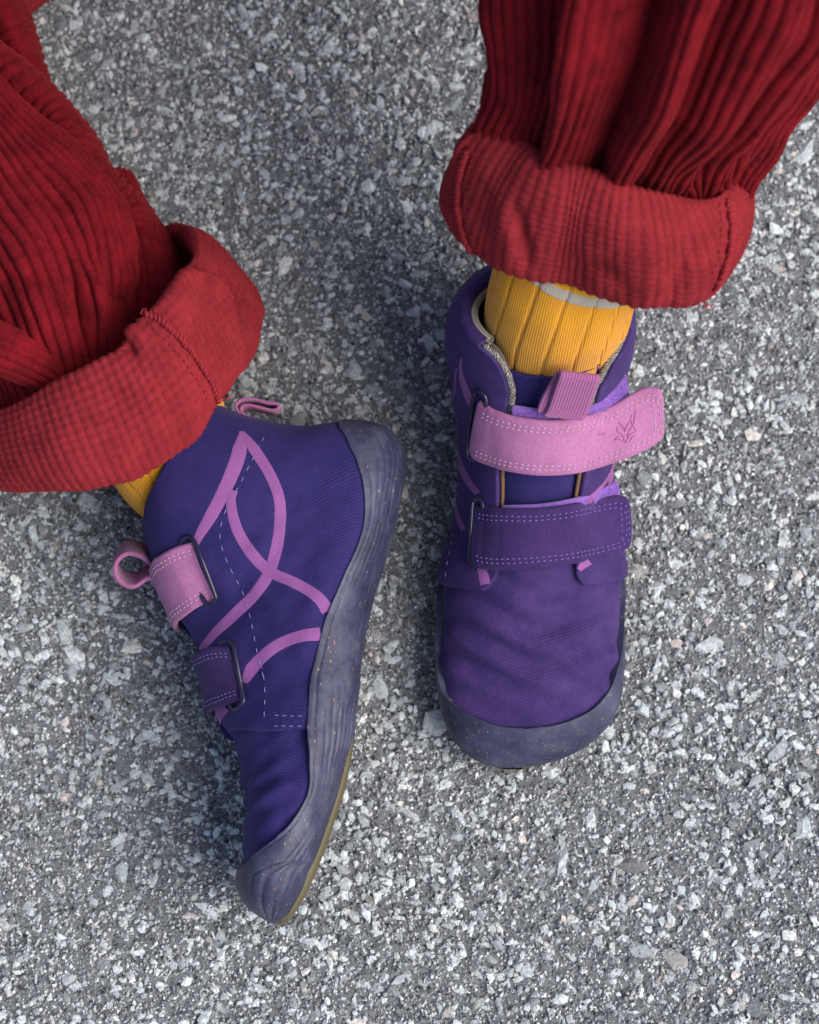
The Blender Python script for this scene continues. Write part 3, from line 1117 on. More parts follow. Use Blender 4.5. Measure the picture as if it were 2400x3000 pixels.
bd = [(983, 1256), (1020, 1314), (1046, 1371), (1059, 1423), (1064, 1491), (1059, 1543), (1041, 1601), (1010, 1669), (978, 1747), (947, 1825), (931, 1893), (916, 1961), (908, 2000), (902, 2083), (900, 2164), (906, 2245), (908, 2290), (900, 2330), (877, 2375), (849, 2415), (800, 2460), (752, 2500), (722, 2530)]
qs = SL.uv(bd)
kk = np.argsort(qs[:, 0])
st_, sth = qs[kk, 0], qs[kk, 1]
tbL = max(0.05, st_[0] - 0.012)
xs = np.concatenate([[tbL], st_, [st_[-1] + 0.008, st_[-1] + 0.02, 1.0]])
ys = np.concatenate([[math.pi - 0.04], sth, [0.45, 0.0, 0.0]])
thL = lambda t: smooth1(np.interp(t, xs, ys), 6)
def groove_l(T, TH, fr, hm, hl):
    d = (1 - np.abs(fr)) * (math.pi - hm)              # angle below the upper edge
    up = np.abs(fr)
    wv = up * 19 + 1.3 * np.sin(T * 8.0 + 0.5) + 0.5 * np.sin(T * 31)
    r = -np.abs(np.sin(wv * math.pi * 0.5)) ** 6
    toe = smst(0.80, 0.90, T) * (1 - smst(0.50, 0.72, up)) * (1 - smst(0.975, 0.995, T))
    fan = np.exp(-((T - 0.70) / 0.055) ** 2) * (1 - smst(0.7, 0.86, up))
    heel = 0.25 * (1 - smst(0.42, 0.5, T)) * (1 - smst(0.75, 0.9, up))
    g = 0.0008 * r * np.clip(1.1 * toe + 0.9 * fan + heel, 0, 1)
    g = g - 0.00028 * np.exp(-((d - 0.10) / 0.025) ** 2)           # line below the upper edge
    g = g - 0.0004 * np.exp(-((up - 0.42 - 0.12 * np.sin(T * 7)) / 0.012) ** 2) * smst(0.3, 0.36, T) * (1 - smst(0.6, 0.68, T))
    return g
make_sole(SL, shoe_l, tbL, thL, thL, groove_l, (0.0031, 0.0018, 0.685), dense=st_[-1] + 0.012)
make_outsole(SL, shoe_l, 0.34, [0.02, 0.05, 0.09, 0.17, 0.21, 0.21], 0.0028)

# print on the quarter (lilac lines)
def z1(pts):
    return [(300 + .5217 * x, 1100 + .5217 * y) for x, y in pts]
def z2(pts):
    return [(500 + .4058 * x, 1900 + .4058 * y) for x, y in pts]
PR = 0.00243
stripes = [
    (z1([(772, 322), (776, 345), (768, 440), (730, 550), (665, 690), (600, 810), (548, 900), (522, 960)]), [3, 20, 20.5, 19, 18, 17.5, 14, 9]),
    (z1([(782, 328), (822, 380), (880, 460), (942, 560), (985, 660), (1000, 760), (992, 900), (968, 1020), (935, 1110), (845, 1235), (730, 1350), (640, 1440), (585, 1512), (568, 1540)]), [6, 15, 15, 15, 15.5, 16, 16, 16, 16, 16, 16, 15, 14, 10]),
    (z1([(738, 645), (724, 700), (735, 790), (770, 890), (830, 985), (900, 1068), (965, 1115), (1060, 1155), (1160, 1210), (1225, 1265), (1262, 1325)]), [12, 14, 15, 15, 16, 16, 15, 15, 15, 16, 17]),
    (z1([(1222, 1455), (1125, 1468), (1005, 1510), (910, 1580), (845, 1645), (800, 1720)]) + z2([(545, 235)]), [19, 17, 16, 16, 16, 16, 8]),
    (z2([(400, 425), (372, 455), (352, 500), (345, 560)]), [14, 15, 12, 5]),
]
sgr = []
for i, (cl, hw) in enumerate(stripes):
    sgr.append(ribbon(SL, cl, np.array(hw) * 1.05, PR + 0.000025 * i, 160, 7, 0.0001))
for g_ in sgr:
    grids('printed_line', g_, M_PRINT, quarter)
# seams
sl1 = z1([(912, 345), (862, 440), (800, 560), (742, 670), (690, 765), (662, 875), (680, 985), (732, 1110), (790, 1240), (838, 1380), (880, 1570), (908, 1715)]) + z2([(655, 110), (680, 250), (698, 575)])
parts = []
pth, nn = path_on(SL, sl1, 0.0025, 300)
parts.append(stitches(pth, nn, 0.0044, 0.62, 0.00018))
for pts in ([(748, 487), (985, 491)], [(748, 566), (985, 562)]):
    pth, nn = path_on(SL, z2([pts[0], ((pts[0][0] + pts[1][0]) / 2, (pts[0][1] + pts[1][1]) / 2 + 3), pts[1]]), 0.0025, 60)
    parts.append(stitches(pth, nn, 0.0028, 0.7, 0.00019))
stitch_obj(parts, M_THREAD_L, quarter)

def strap_on(S, parent, mat, thread, top, bot, th_end, label, off0=0.0036, off1=0.0046, rows=(0.012, 0.045), name='strap'):
    a, b = S.uv(spline(np.array(top, float), 40)), S.uv(spline(np.array(bot, float), 40))
    def ext(q):
        q = q.copy()
        q[:, 0] = smooth1(q[:, 0], 5)
        q[:, 1] = smooth1(q[:, 1], 5)
        e = np.linspace(q[-1, 1], th_end, 50)[1:]
        return np.vstack([q, np.column_stack([np.full(49, q[-1, 0]) , e])])
    a, b = ext(a), ext(b)
    n = len(a)
    o = np.interp(np.linspace(0, 1, n), [0, 0.25, 0.6, 1], [off0, off1, off1, off1 - 0.001])
    A, B = S.pos(a[:, 0], a[:, 1], o), S.pos(b[:, 0], b[:, 1], o)
    nref = S.normal((a[:, 0] + b[:, 0]) / 2, (a[:, 1] + b[:, 1]) / 2)[:, None]
    Gs, O, N = sheet(A, B, 0.0020, 24, nref)
    ob = grids(name, Gs, mat, parent)
    ob['label'] = label
    pr = []
    m = O.shape[1]
    wd = np.linalg.norm(A - B, axis=1).mean()
    for dmm in (0.0016, 0.0031):
        for sgn in (0, 1):
            f = dmm / wd if sgn == 0 else 1 - dmm / wd
            j = f * (m - 1)
            j0 = int(j)
            ln = O[2:, j0] * (1 - (j - j0)) + O[2:, j0 + 1] * (j - j0)
            pr.append(stitches(ln, N[2:, j0], 0.0021, 0.64, 0.00022, 0.0001))
    stitch_obj(pr, thread, ob)
    return ob

strap_on(SL, shoe_l, M_PINK, M_THREAD_W, [(568, 1596), (520, 1611), (470, 1640)], [(624, 1751), (575, 1774), (532, 1806)], -1.5, 'pink suede strap passed through the upper ring')
strap_on(SL, shoe_l, M_PURPLE_SUEDE, M_THREAD_P, z2([(458, 12), (330, 10), (190, 50)]), z2([(515, 352), (390, 400), (285, 440)]), -1.5, 'dark purple suede strap passed through the lower ring')
ring1 = [(530, 1600), (540, 1577), (556, 1573), (570, 1588), (592, 1640), (628, 1735), (631, 1757), (620, 1770), (602, 1765), (580, 1720), (548, 1640)]
r1 = rise_path(SL, ring1, [.0020, .0038, .0048, .0053, .0053, .0053, .0053, .0046, .0018, .0004, .0004])
o = grids('strap_ring', tube_grid(r1, 0.00085, 10, True), M_RING, shoe_l)
ring2 = z2([(385, -48), (425, -55), (455, -25), (470, 60), (520, 330), (526, 375), (510, 410), (475, 440), (440, 425), (412, 280), (375, 60), (362, -10)])
r2 = rise_path(SL, ring2, [.0026, .0042, .0050, .0053, .0053, .0053, .0053, .0036, .0014, .0004, .0004, .0010])
grids('strap_ring', tube_grid(r2, 0.00085, 10, True), M_RING, shoe_l)

# webbing loops
lp = spline(PA([(470, 1655, .036), (440, 1637, .037), (410, 1616, .038), (372, 1610, .038), (344, 1632, .038), (339, 1668, .037), (360, 1696, .036), (395, 1703, .036), (430, 1682, .036), (470, 1672, .036)]), 90)
tape(lp, np.array([-0.0005, 0.0042, -0.0075]), np.array([0.001, -0.0034, 0.0085]), 0.0015, 'pull_loop', M_TAPE, shoe_l)
hl = spline(PA([(948, 1279, .037), (900, 1275, .036), (850, 1264, .036), (796, 1258, .037), (749, 1244, .038), (712, 1226, .039), (695, 1200, .039), (710, 1181, .039), (745, 1178, .039), (785, 1188, .039), (814, 1192, .039), (818, 1204, .039), (800, 1211, .039), (765, 1203, .039), (735, 1196, .039), (714, 1199, .039), (709, 1212, .039), (722, 1226, .039), (748, 1238, .038)]), 160)
tape(hl, np.array([0, 0.0012, -0.006]), np.array([0, -0.0006, 0.0068]), 0.0012, 'heel_loop', M_TAPE, shoe_l)

# ------------------------------------------------------------------ right-hand shoe in the photo: standing, seen from above
Y0 = P(1490, 2239, 0.008)[1]
RS = [  # F(s,z) K(s,z) left px, right px, z of the widest part
    (.130, .094, .170, .078, 1352, 1846, .082), (.125, .087, .175, .068, 1326, 1852, .074), (.118, .080, .179, .046, 1312, 1849, .060), (.109, .073, .180, .022, 1313, 1834, .045),
    (.100, .067, .176, .006, 1320, 1818, .032), (.091, .062, .158, .001, 1326, 1810, .026), (.082, .057, .130, .0, 1326, 1810, .022), (.072, .052, .105, .0, 1316, 1814, .018),
    (.062, .047, .080, .0, 1290, 1826, .016), (.052, .043, .062, .0, 1277, 1831, .016), (.042, .039, .048, .0, 1273, 1832, .016), (.032, .035, .036, .0, 1278, 1827, .015),
    (.022, .031, .024, .001, 1293, 1810, .014), (.015, .027, .015, .003, 1314, 1776, .013), (.009, .0235, .008, .005, 1350, 1716, .012), (.005, .020, .004, .0065, 1380, 1664, .012),
    (.002, .0165, .0015, .008, 1418, 1600, .012), (.0005, .0135, .0004, .010, 1455, 1548, .012), (0, .012, 0, .0115, 1500, 1507, .012)]
RF, RK, RWp, RWm = [], [], [], []
for fs, fz, ks, kz, xl, xr, zw in RS:
    ym = Y0 + (fs + ks) / 2
    dep = (np.array([0, ym, zw]) - CAM) @ FWD
    x0, x1 = (xl - 1200) * dep / FPX, (xr - 1200) * dep / FPX
    xm = (x0 + x1) / 2
    RF.append((xm, Y0 + fs, fz))
    RK.append((xm, Y0 + ks, kz))
    RWp.append((x1 - x0) / 2 - (0.0015 if fs > 0.07 else -0.0006))
    RWm.append((x1 - x0) / 2 - (0.0015 if fs > 0.07 else -0.0006))
RT = [.0, .02, .05, .08, .12, .15, .18, .2, .2, .18, .15, .12, .08, .05, 0, 0, 0, 0, 0]
SR = Surf(RF, RK, RWp, RWm, (-1, 0, 0), 0.86, 0.84, RT, 0.02, 0.4)
def fold_r(t, th, X):
    g = 0.0009 * wob(X, 0.045, 14) * (1 - smst(0.88, 0.95, t))
    y = X[..., 1] - Y0
    x = X[..., 0] - RF[8][0]
    top = smst(-0.1, 0.5, np.cos(th))
    c = 0.0013 * np.sin((y - 0.35 * np.abs(x) ** 1.3 * 4 + 0.10 * x) * 2 * math.pi / 0.0125 + 1.0) * np.exp(-((y - 0.043) / 0.018) ** 2)
    d = 0.0006 * np.sin((y * 0.8 + 0.45 * x) * 2 * math.pi / 0.010) * np.exp(-((y - 0.028) / 0.016) ** 2)
    return (g + (c + d) * top) * smst(-0.6, -0.1, np.cos(th)) * (1 - 0.6 * smst(0.80, 0.9, t))
SR.fold = fold_r
shoe_r = empty('shoe', P(1560, 1750, 0.0), 'violet canvas ankle shoe standing flat with two straps fastened and toe towards the viewer', 'shoe', 'pair of purple ankle shoes')

def z3(pts):
    return [(1250 + .46377 * x, 750 + .46377 * y) for x, y in pts]
def z4(pts):
    return [(1200 + .43478 * x, 1450 + .43478 * y) for x, y in pts]
eyeL = SR.uv([(1433, 890), (1424, 950), (1428, 996), (1442, 1030), (1462, 1062), (1484, 1102), (1494, 1150), (1492, 1205), (1470, 1300), (1455, 1390), (1460, 1487), (1462, 1600), (1461, 1663)])
eyeR = SR.uv([(1842, 915), (1833, 959), (1820, 985), (1806, 1024), (1788, 1065), (1766, 1112), (1755, 1135), (1735, 1240), (1706, 1385), (1699, 1460), (1690, 1560), (1684, 1640), (1683, 1659)])
def te_from(q, sgn):
    q = q[np.argsort(q[:, 0])]
    t, th = q[:, 0], np.maximum(0.12, sgn * q[:, 1])
    return lambda x: np.interp(x, t, smooth1(th, 1))
teM, teLt = te_from(eyeL, 1), te_from(eyeR, -1)
sL = SR.uv([(1296, 1726), (1322, 1730), (1374, 1733), (1417, 1728), (1450, 1722)])
sR = SR.uv([(1815, 1706), (1800, 1709), (1761, 1711), (1722, 1712), (1700, 1712)])
t_lob = (sL[:, 0].mean() + sR[:, 0].mean()) / 2
tqRm = lambda B: np.full(np.shape(B), sL[1:, 0].mean())
tqRl = lambda B: np.full(np.shape(B), sR[1:, 0].mean())
make_vamp(SR, shoe_r, M_TW_B, t_lob - 0.14)
make_tongue(SR, shoe_r, M_TW_A, 0.055, t_lob + 0.0, 1.15, 1.15)
quarter_r, qd = make_quarter(SR, shoe_r, M_TW_B, teM, teLt, tqRm, tqRl, thick=0.0026, lobe=0.055, lobe_b=0.035)
make_lining(SR, shoe_r, teM, teLt, 0.35)
c_th = np.linspace(float(teM(np.array(0.0))) - 0.05, math.pi * 0.9, 120)
pth = SR.pos(-0.004 + 0 * c_th, c_th, -0.0030)
grids('lining_edge', tube_grid(pth, 0.0017, 10), M_LINING, shoe_r)
# flecked cord along the front edges, thin and brown further down
for sg, te in ((1, teM), (-1, teLt)):
    for t_a, t_b, ra, rb, mt in ((-0.006, 0.215, 0.0013, 0.0012, M_BIND), (0.235, 0.44, 0.0008, 0.0007, M_BROWN)):
        t = np.linspace(t_a, t_b, 160)
        th = sg * smooth1(te(np.clip(t, 0, 1)), 8)
        pth = SR.pos(t, th - sg * 0.03, 0.0004)
        rr_ = np.linspace(ra, rb, 160) * np.sin(np.linspace(0.1, math.pi - 0.1, 160)) ** 0.15
        g_ = tube_grid(pth, rr_, 10)
        L = np.concatenate([[0], np.cumsum(np.linalg.norm(np.diff(pth, axis=0), axis=1))])
        uvb = np.stack(np.broadcast_arrays(L[:, None], np.linspace(0, 0.008, 11)[None]), -1)
        grids('edge_binding', g_, mt, shoe_r, uvs=uvb)

rim = SR.uv(spline(np.array([(1296, 2028), (1326, 2059), (1374, 2093), (1426, 2118), (1504, 2133), (1591, 2129), (1661, 2116), (1722, 2087), (1774, 2041), (1800, 1993)], float), 80))
rim = np.stack([smooth1(rim[:, 0], 25), smooth1(rim[:, 1], 25)], 1)
rl, rr = rim[rim[:, 1] > 0], rim[rim[:, 1] <= 0]
t_top = rim[:, 0].max()
def thb_side(q, sg):
    # smooth rim line: t as an even curve of the angle
    a_ = sg * q[:, 1]
    co = np.polyfit(a_, q[:, 0] - t_top, 3)
    ths = np.linspace(a_.max(), 0.0, 60)
    ts = np.minimum(t_top + np.polyval(co, ths) - np.polyval(co, 0.0), t_top + 0.0)
    ts = np.maximum.accumulate(ts) + np.arange(60) * 1e-6
    x = np.concatenate([[0.26, 0.32, 0.42, 0.6, ts[0] - 0.07], ts, [t_top + 0.0012, 1.0]])
    y = np.concatenate([[math.pi - 0.05, 2.25, 2.15, 2.1, min(2.0, ths[0] + 0.30)], ths, [0.0, 0.0]])
    return lambda v: smooth1(np.interp(v, x, y), 6)
def groove_r(T, TH, fr, hm, hl):
    up = np.abs(fr)
    wv = up * 15 + 1.5 * np.sin(TH * 1.5) + 0.5 * np.sin(T * 31)
    r = -np.abs(np.sin(wv * math.pi * 0.5)) ** 6
    lo = smst(0.86, 0.93, T) * (1 - smst(0.45, 0.62, up)) * smst(0.02, 0.10, up)
    d = T - np.where(np.cos(TH) > -2, t_top, t_top)
    g = 0.0007 * r * lo
    return g
make_sole(SR, shoe_r, 0.26, thb_side(rl, 1), thb_side(rr, -1), groove_r, (0.0034, 0.0017, t_lob + 0.015), dense=t_top)
make_outsole(SR, shoe_r, 0.34, 0.55, 0.0026)

# print slivers
zs = [(z3([(238, 640), (232, 700), (245, 790), (280, 890), (300, 950)]), [2, 4, 8, 11, 6]),
      (z3([(212, 700), (190, 900), (182, 1080), (205, 1260), (260, 1400), (335, 1500)]), [2, 2.5, 3, 6, 9, 9]),
      (z3([(190, 1560), (215, 1650), (255, 1735)]), [3, 8, 8]),
      (z3([(1185, 1315), (1130, 1420), (1060, 1500), (995, 1550)]), [11, 12, 12, 9]),
      (z4([(492, 488), (512, 560), (520, 600)]), [12, 14, 14]),
      (z4([(1130, 500), (1155, 470), (1190, 440)]), [8, 12, 14])]
sgr = [ribbon(SR, cl, hw, 0.00273 + 0.000025 * i, 70, 5, 0.0001) for i, (cl, hw) in enumerate(zs)]
for g_ in sgr:
    grids('printed_line', g_, M_PRINT, quarter_r)
pr = []
for pts in (z3([(222, 880), (215, 1000), (205, 1150), (205, 1300), (215, 1450), (205, 1640)]), z4([(320, 180), (305, 350), (275, 520), (265, 620)])):
    pth, nn = path_on(SR, pts, 0.0028, 120)
    pr.append(stitches(pth, nn, 0.0042, 0.6, 0.00022))
stitch_obj(pr, M_THREAD_L, quarter_r)

def zs_at(S, pts):
    q = S.uv(pts)
    return S.pos(q[:, 0], q[:, 1], 0.0)[:, 2]

def lift_over(S, X, pts_px, clear, upto):
    """raise an edge line where the shoe below would poke through"""
    c = proj(X)
    Q = proj(S.cX)[S.face]
    out = X[:, 2].copy()
    for i in range(int(len(c) * upto)):
        d = ((Q - c[i]) ** 2).sum(1).min()
        if d < 60:
            q = S.uv([c[i]])
            zz_ = S.pos(q[:, 0], q[:, 1], 0.0)[0, 2]
            out[i] = max(out[i], zz_ + clear)
    n0 = smooth1(out, 60)
    out = np.maximum(n0, smooth1(out, 8))
    return P(c[:, 0], c[:, 1], out)

def strap_flat(parent, mat, thread, top, bot, ztop, zbot, label, thick, cross_u, fab_label=None):
    n = 110
    A, B = edge_line(top, ztop, n), edge_line(bot, zbot, n)
    A, B = lift_over(SR, A, top, 0.0051, 0.72), lift_over(SR, B, bot, 0.0051, 0.72)
    # rounded free end
    mid_, hf_ = (A[-1] + B[-1]) / 2, (A[-1] - B[-1]) / 2
    dr_ = nrm(nrm(A[-1] - A[-8]) + nrm(B[-1] - B[-8]))
    aa_ = np.linspace(0, 1.22, 9)[1:]
    sh_ = np.cos(aa_) ** 0.42
    A = np.vstack([A, mid_ + hf_ * sh_[:, None] + dr_ * (np.sin(aa_) * 0.0022)[:, None]])
    B = np.vstack([B, mid_ - hf_ * sh_[:, None] + dr_ * (np.sin(aa_) * 0.0022)[:, None]])
    n = len(A)
    Gs, O, N = sheet(A, B, thick, 30, None, 0.0006)
    ob = grids('strap', Gs, mat, parent)
    ob['label'] = label
    m = O.shape[1]
    wd = np.linalg.norm(A - B, axis=1)
    def at(u, v):
        fi, fj = np.clip(u * (n - 1), 0, n - 1.001), np.clip(v * (m - 1), 0, m - 1.001)
        i, j = fi.astype(int), fj.astype(int)
        a, b = (fi - i)[:, None], (fj - j)[:, None]
        X = O[i, j] * (1 - a) * (1 - b) + O[i + 1, j] * a * (1 - b) + O[i, j + 1] * (1 - a) * b + O[i + 1, j + 1] * a * b
        return X, N[i, j]
    return ob, at, wd, n

# loop-side tapes that show above the straps
def lilac(parent, top, bot, ztop, zbot, label):
    A, B = edge_line(top, ztop, 90), edge_line(bot, zbot, 90)
    A, B = lift_over(SR, A, top, 0.0030, 0.95), lift_over(SR, B, bot, 0.0018, 0.95)
    Gs, O, N = sheet(A, B, 0.0018, 16)
    ob = grids('fastening_tape', Gs, M_LILAC, parent)
    ob['label'] = label
    fuzz_obj(O, 2200, 0.0013, 0.00012, M_LILAC, ob, 12)
    return ob, O

s1_top = [(1400, 1183), (1420, 1198), (1446, 1213), (1510, 1232), (1602, 1242), (1667, 1237), (1742, 1222), (1806, 1194), (1853, 1164), (1890, 1146), (1910, 1144), (1926, 1147)]
s1_bot = [(1374, 1325), (1389, 1343), (1435, 1361), (1482, 1375), (1575, 1388), (1667, 1385), (1737, 1371), (1830, 1339), (1880, 1318), (1908, 1305), (1932, 1287)]
s2_top = [(1389, 1486), (1400, 1491), (1425, 1496), (1470, 1498), (1570, 1499), (1657, 1490), (1743, 1472), (1790, 1463), (1812, 1461), (1830, 1464)]
s2_bot = [(1380, 1640), (1390, 1649), (1409, 1659), (1461, 1664), (1570, 1658), (1678, 1646), (1765, 1628), (1805, 1617), (1820, 1612), (1836, 1603)]
s1c, s2c = [(1440, 1290), (1520, 1305), (1600, 1312), (1680, 1305), (1760, 1285)], [(1430, 1570), (1500, 1580), (1600, 1580), (1700, 1565), (1780, 1545)]

z1t = [.0655, .0700, .0750, .0790, .0805, .0800, .0775, .0745, .0720, .0710, .0705, .0700, .0698]
z1b = [.0580, .0625, .0668, .0698, .0707, .0697, .0672, .0648, .0635, .0625, .0618, .0612]
z2t = [.0500, .0530, .0570, .0610, .0626, .0615, .0570, .0530, .0512, .0500]
z2b = [.0440, .0470, .0500, .0532, .0547, .0532, .0490, .0460, .0442, .0430]
tp1, _ = lilac(shoe_r, [(1500, 1197), (1570, 1207), (1644, 1213), (1714, 1205), (1760, 1184), (1806, 1142), (1836, 1104)],
      [(1500, 1262), (1570, 1272), (1650, 1272), (1725, 1262), (1770, 1243), (1815, 1212), (1848, 1180)], [.0765, .0785, .0785, .077, .0745, .0715, .069], [.0715, .0735, .074, .073, .071, .069, .067], 'fuzzy lilac loop tape under the pink strap')
tp2, _ = lilac(shoe_r, [(1470, 1490), (1575, 1487), (1667, 1473), (1737, 1454), (1774, 1436), (1811, 1416)],
      [(1470, 1530), (1575, 1530), (1667, 1520), (1737, 1502), (1780, 1487), (1822, 1468)], [.0575, .0605, .059, .0555, .053, .050], [.0545, .0575, .0565, .053, .050, .0475], 'fuzzy lilac loop tape under the purple strap')
st1, at1, wd1, nn1 = strap_flat(shoe_r, M_PINK, M_THREAD_W, s1_top, s1_bot, z1t, z1b, 'pink suede strap with pressed mark and pale double stitching', 0.0022, 0.9)
st2, at2, wd2, nn2 = strap_flat(shoe_r, M_PURPLE_SUEDE, M_THREAD_P, s2_top, s2_bot, z2t, z2b, 'dark purple suede strap nearest the toe', 0.0022, 0.88)

def strap_stitch(ob, at, wd, thread, ucross, u1):
    pr = []
    for d in (0.0016, 0.0031):
        v = d / wd.mean()
        ue = 1 - (d + 0.0006) / u1
        ctrl = [(0.03, v), (0.3, v), (0.6, v), (0.82, v), (ue - 0.05, v + 0.01), (ue - 0.008, v + 0.08), (ue, 0.3), (ue, 0.5), (ue, 0.7), (ue - 0.008, 0.92 - v), (ue - 0.05, 0.99 - v), (0.82, 1 - v), (0.6, 1 - v), (0.3, 1 - v), (0.03, 1 - v)]
        c = spline(np.array(ctrl), 400)
        X, N = at(c[:, 0], c[:, 1])
        pr.append(stitches(X, N, 0.00215, 0.64, 0.00022, 0.00012))
    c = spline(np.array([(ucross, 0.12), (ucross + 0.003, 0.5), (ucross, 0.88)]), 60)
    X, N = at(c[:, 0], c[:, 1])
    pr.append(stitches(X, N, 0.00215, 0.64, 0.00022, 0.00012))
    stitch_obj(pr, thread, ob)
strap_stitch(st1, at1, wd1, M_THREAD_W, 0.905, 0.066)
strap_stitch(st2, at2, wd2, M_THREAD_P, 0.90, 0.056)
# pressed mark on the pink strap
def zr(pts):
    return [(1780 + .1392 * x, 1100 + .1392 * y) for x, y in pts]
strokes = [(zr([(228, 975), (290, 1045), (340, 1110), (372, 1188)]), 1.9), (zr([(372, 1188), (395, 1090), (440, 1010), (480, 950)]), 0.9), (zr([(592, 735), (572, 850), (562, 960), (543, 1030)]), 2.2), (zr([(520, 820), (494, 900), (508, 1010), (545, 1075), (590, 1140), (604, 1185)]), 1.3), (zr([(205, 1090), (212, 1190), (300, 1240), (340, 1310), (352, 1385), (372, 1412)]), 1.6), (zr([(150, 1372), (200, 1342), (270, 1352), (335, 1405)]), 1.6), (zr([(150, 1372), (172, 1320), (250, 1268)]), 1.0), (zr([(372, 1412), (430, 1330), (480, 1240), (604, 1185)]), 1.0), (zr([(425, 1300), (440, 1200), (530, 1060)]), 0.8), (zr([(460, 1400), (520, 1310), (590, 1260)]), 0.8)]
for x0 in (1755, 1764, 1773):
    strokes.append(([(x0 - 3, 1276), (x0, 1271), (x0 + 2, 1265)], 0.4))
# strap surface lookup by pixel
uu, vv = np.meshgrid(np.linspace(0, 1, 220), np.linspace(0, 1, 90), indexing='ij')
SX, SN = at1(uu.ravel(), vv.ravel())
SP = proj(SX)
SN = np.where(((SN * (CAM - SX)).sum(-1) < 0)[:, None], -SN, SN)
em = []
for pts, hw in strokes:
    c = spline(np.array(pts, float), 24)
    T = nrm(np.gradient(c, axis=0))
    Nn = np.stack([-T[:, 1], T[:, 0]], 1)
    rows = []
    prof = np.sin(np.linspace(0.25, math.pi - 0.1, 24)) ** 0.5
    for k_, lift in ((-1, -0.00005), (0, 0.00016), (1, -0.00005)):
        qx = c + Nn * (k_ * hw * prof)[:, None]
        idx = np.array([np.argmin(((SP - p) ** 2).sum(1)) for p in qx])
        z_ = smooth1(SX[idx, 2], 6) + lift + 0.00012
        rows.append(P(qx[:, 0], qx[:, 1], z_))
    em.append(np.stack(rows, 1))
grids('emblem', em, M_EMB, st1)

def closed_loop(px, z):
    c = spline(np.array([(x, y, zz_) for (x, y), zz_ in zip(px, z)], float), 120, closed=True)
    return P(c[:, 0], c[:, 1], c[:, 2])
g1 = closed_loop([(1391, 1154), (1404, 1147), (1418, 1157), (1425, 1182), (1416, 1240), (1400, 1318), (1387, 1346), (1372, 1338), (1370, 1312), (1379, 1232)], [.0665, .0675, .0680, .0680, .0665, .0605, .0580, .0570, .0580, .0630])
g1 = lift_over(SR, g1, None, 0.0036, 1.0)
grids('strap_ring', tube_grid(g1, 0.00085, 10, True), M_RING, shoe_r)
g2 = closed_loop([(1384, 1480), (1391, 1466), (1404, 1463), (1414, 1478), (1412, 1530), (1405, 1630), (1397, 1655), (1383, 1651), (1375, 1636), (1378, 1580)], [.0505, .0515, .0525, .0525, .0515, .0465, .0450, .0430, .0430, .0465])
g2 = lift_over(SR, g2, None, 0.0036, 1.0)
grids('strap_ring', tube_grid(g2, 0.00085, 10, True), M_RING, shoe_r)

lp = spline(PA([(1650, 1222, .0845), (1664, 1200, .0870), (1682, 1150, .0935), (1696, 1112, .0985), (1700, 1100, .0995), (1697, 1094, .0985), (1688, 1100, .0955), (1668, 1130, .0920), (1645, 1170, .0880), (1630, 1210, .0835)]), 90)
tape(lp, np.array([-0.0066, 0.0005, 0.0004]), np.array([0.0066, -0.0008, -0.0008]), 0.0014, 'pull_loop', M_TAPE, shoe_r)

# ------------------------------------------------------------------ socks
def ring_loft(C, r1, r2, e1, e2, nu, nv, mod=None, vs=None):
    """loft of ellipses: C (k,3), radii, axis vectors per section"""
    A = np.column_stack([C, np.array(r1)[:, None], np.array(r2)[:, None], e1, e2])
    D = spline(A, nu)
    if vs is not None:
        D0 = spline(A, 800)
        D = np.stack([np.interp(vs, np.linspace(0, 1, 800), D0[:, i]) for i in range(D0.shape[1])], 1)
    th = np.linspace(-math.pi / 2, 1.5 * math.pi, nv)
    c, s = np.cos(th), np.sin(th)
    k = np.ones((nu, nv)) if mod is None else mod
    return D[:, None, 0:3] + (k * c)[..., None] * D[:, None, 3:4] * nrm(D[:, None, 5:8]) + (k * s)[..., None] * D[:, None, 4:5] * nrm(D[:, None, 8:11]), th, D

sk = empty('sock', (0.055, 0.05, 0.09), 'mustard ribbed sock with a cream band above the standing shoe', 'sock', 'pair of mustard socks')
AX = nrm(np.array([0.15, 0.60, 0.78]))
Cs = np.array([(.0516, .048, .066), (.0518, .0525, .088), (.0534, .0585, .104), (.0562, .0675, .119), (.0590, .0775, .130)])
tang = nrm(np.gradient(Cs, axis=0))
e1 = np.broadcast_to(np.array([1.0, 0, 0]), Cs.shape)
e1 = nrm(e1 - (e1 * tang).sum(-1, keepdims=True) * tang)
e2 = -np.cross(tang, e1)
e2 = np.where((e2[:, 2:3] < 0), -e2, e2)
nu, nv = 130, 360
th = np.linspace(-math.pi / 2, 1.5 * math.pi, nv)
ribs = 15
ph = (th * ribs / (2 * math.pi) + 0.15)
gro = -np.exp(-((ph % 1 - 0.5) / 0.075) ** 2) * 0.030
ph2 = ph[None] + 0.5 * np.linspace(0, 1, nu)[:, None]
mod = 1 - np.exp(-((ph2 % 1 - 0.5) / 0.06) ** 2) * 0.036
Gk, _, _ = ring_loft(Cs, [.0254, .0256, .0255, .0252, .0250], [.0215, .0215, .0215, .0210, .0200], e1, e2, nu, nv, mod)
Gk = Gk + (0.0007 * wob(Gk, 0.02, 3))[..., None] * np.array([0, -0.6, 0.6])
# slight twist of the ribs
grids('sock_leg', Gk, M_SOCK, sk)
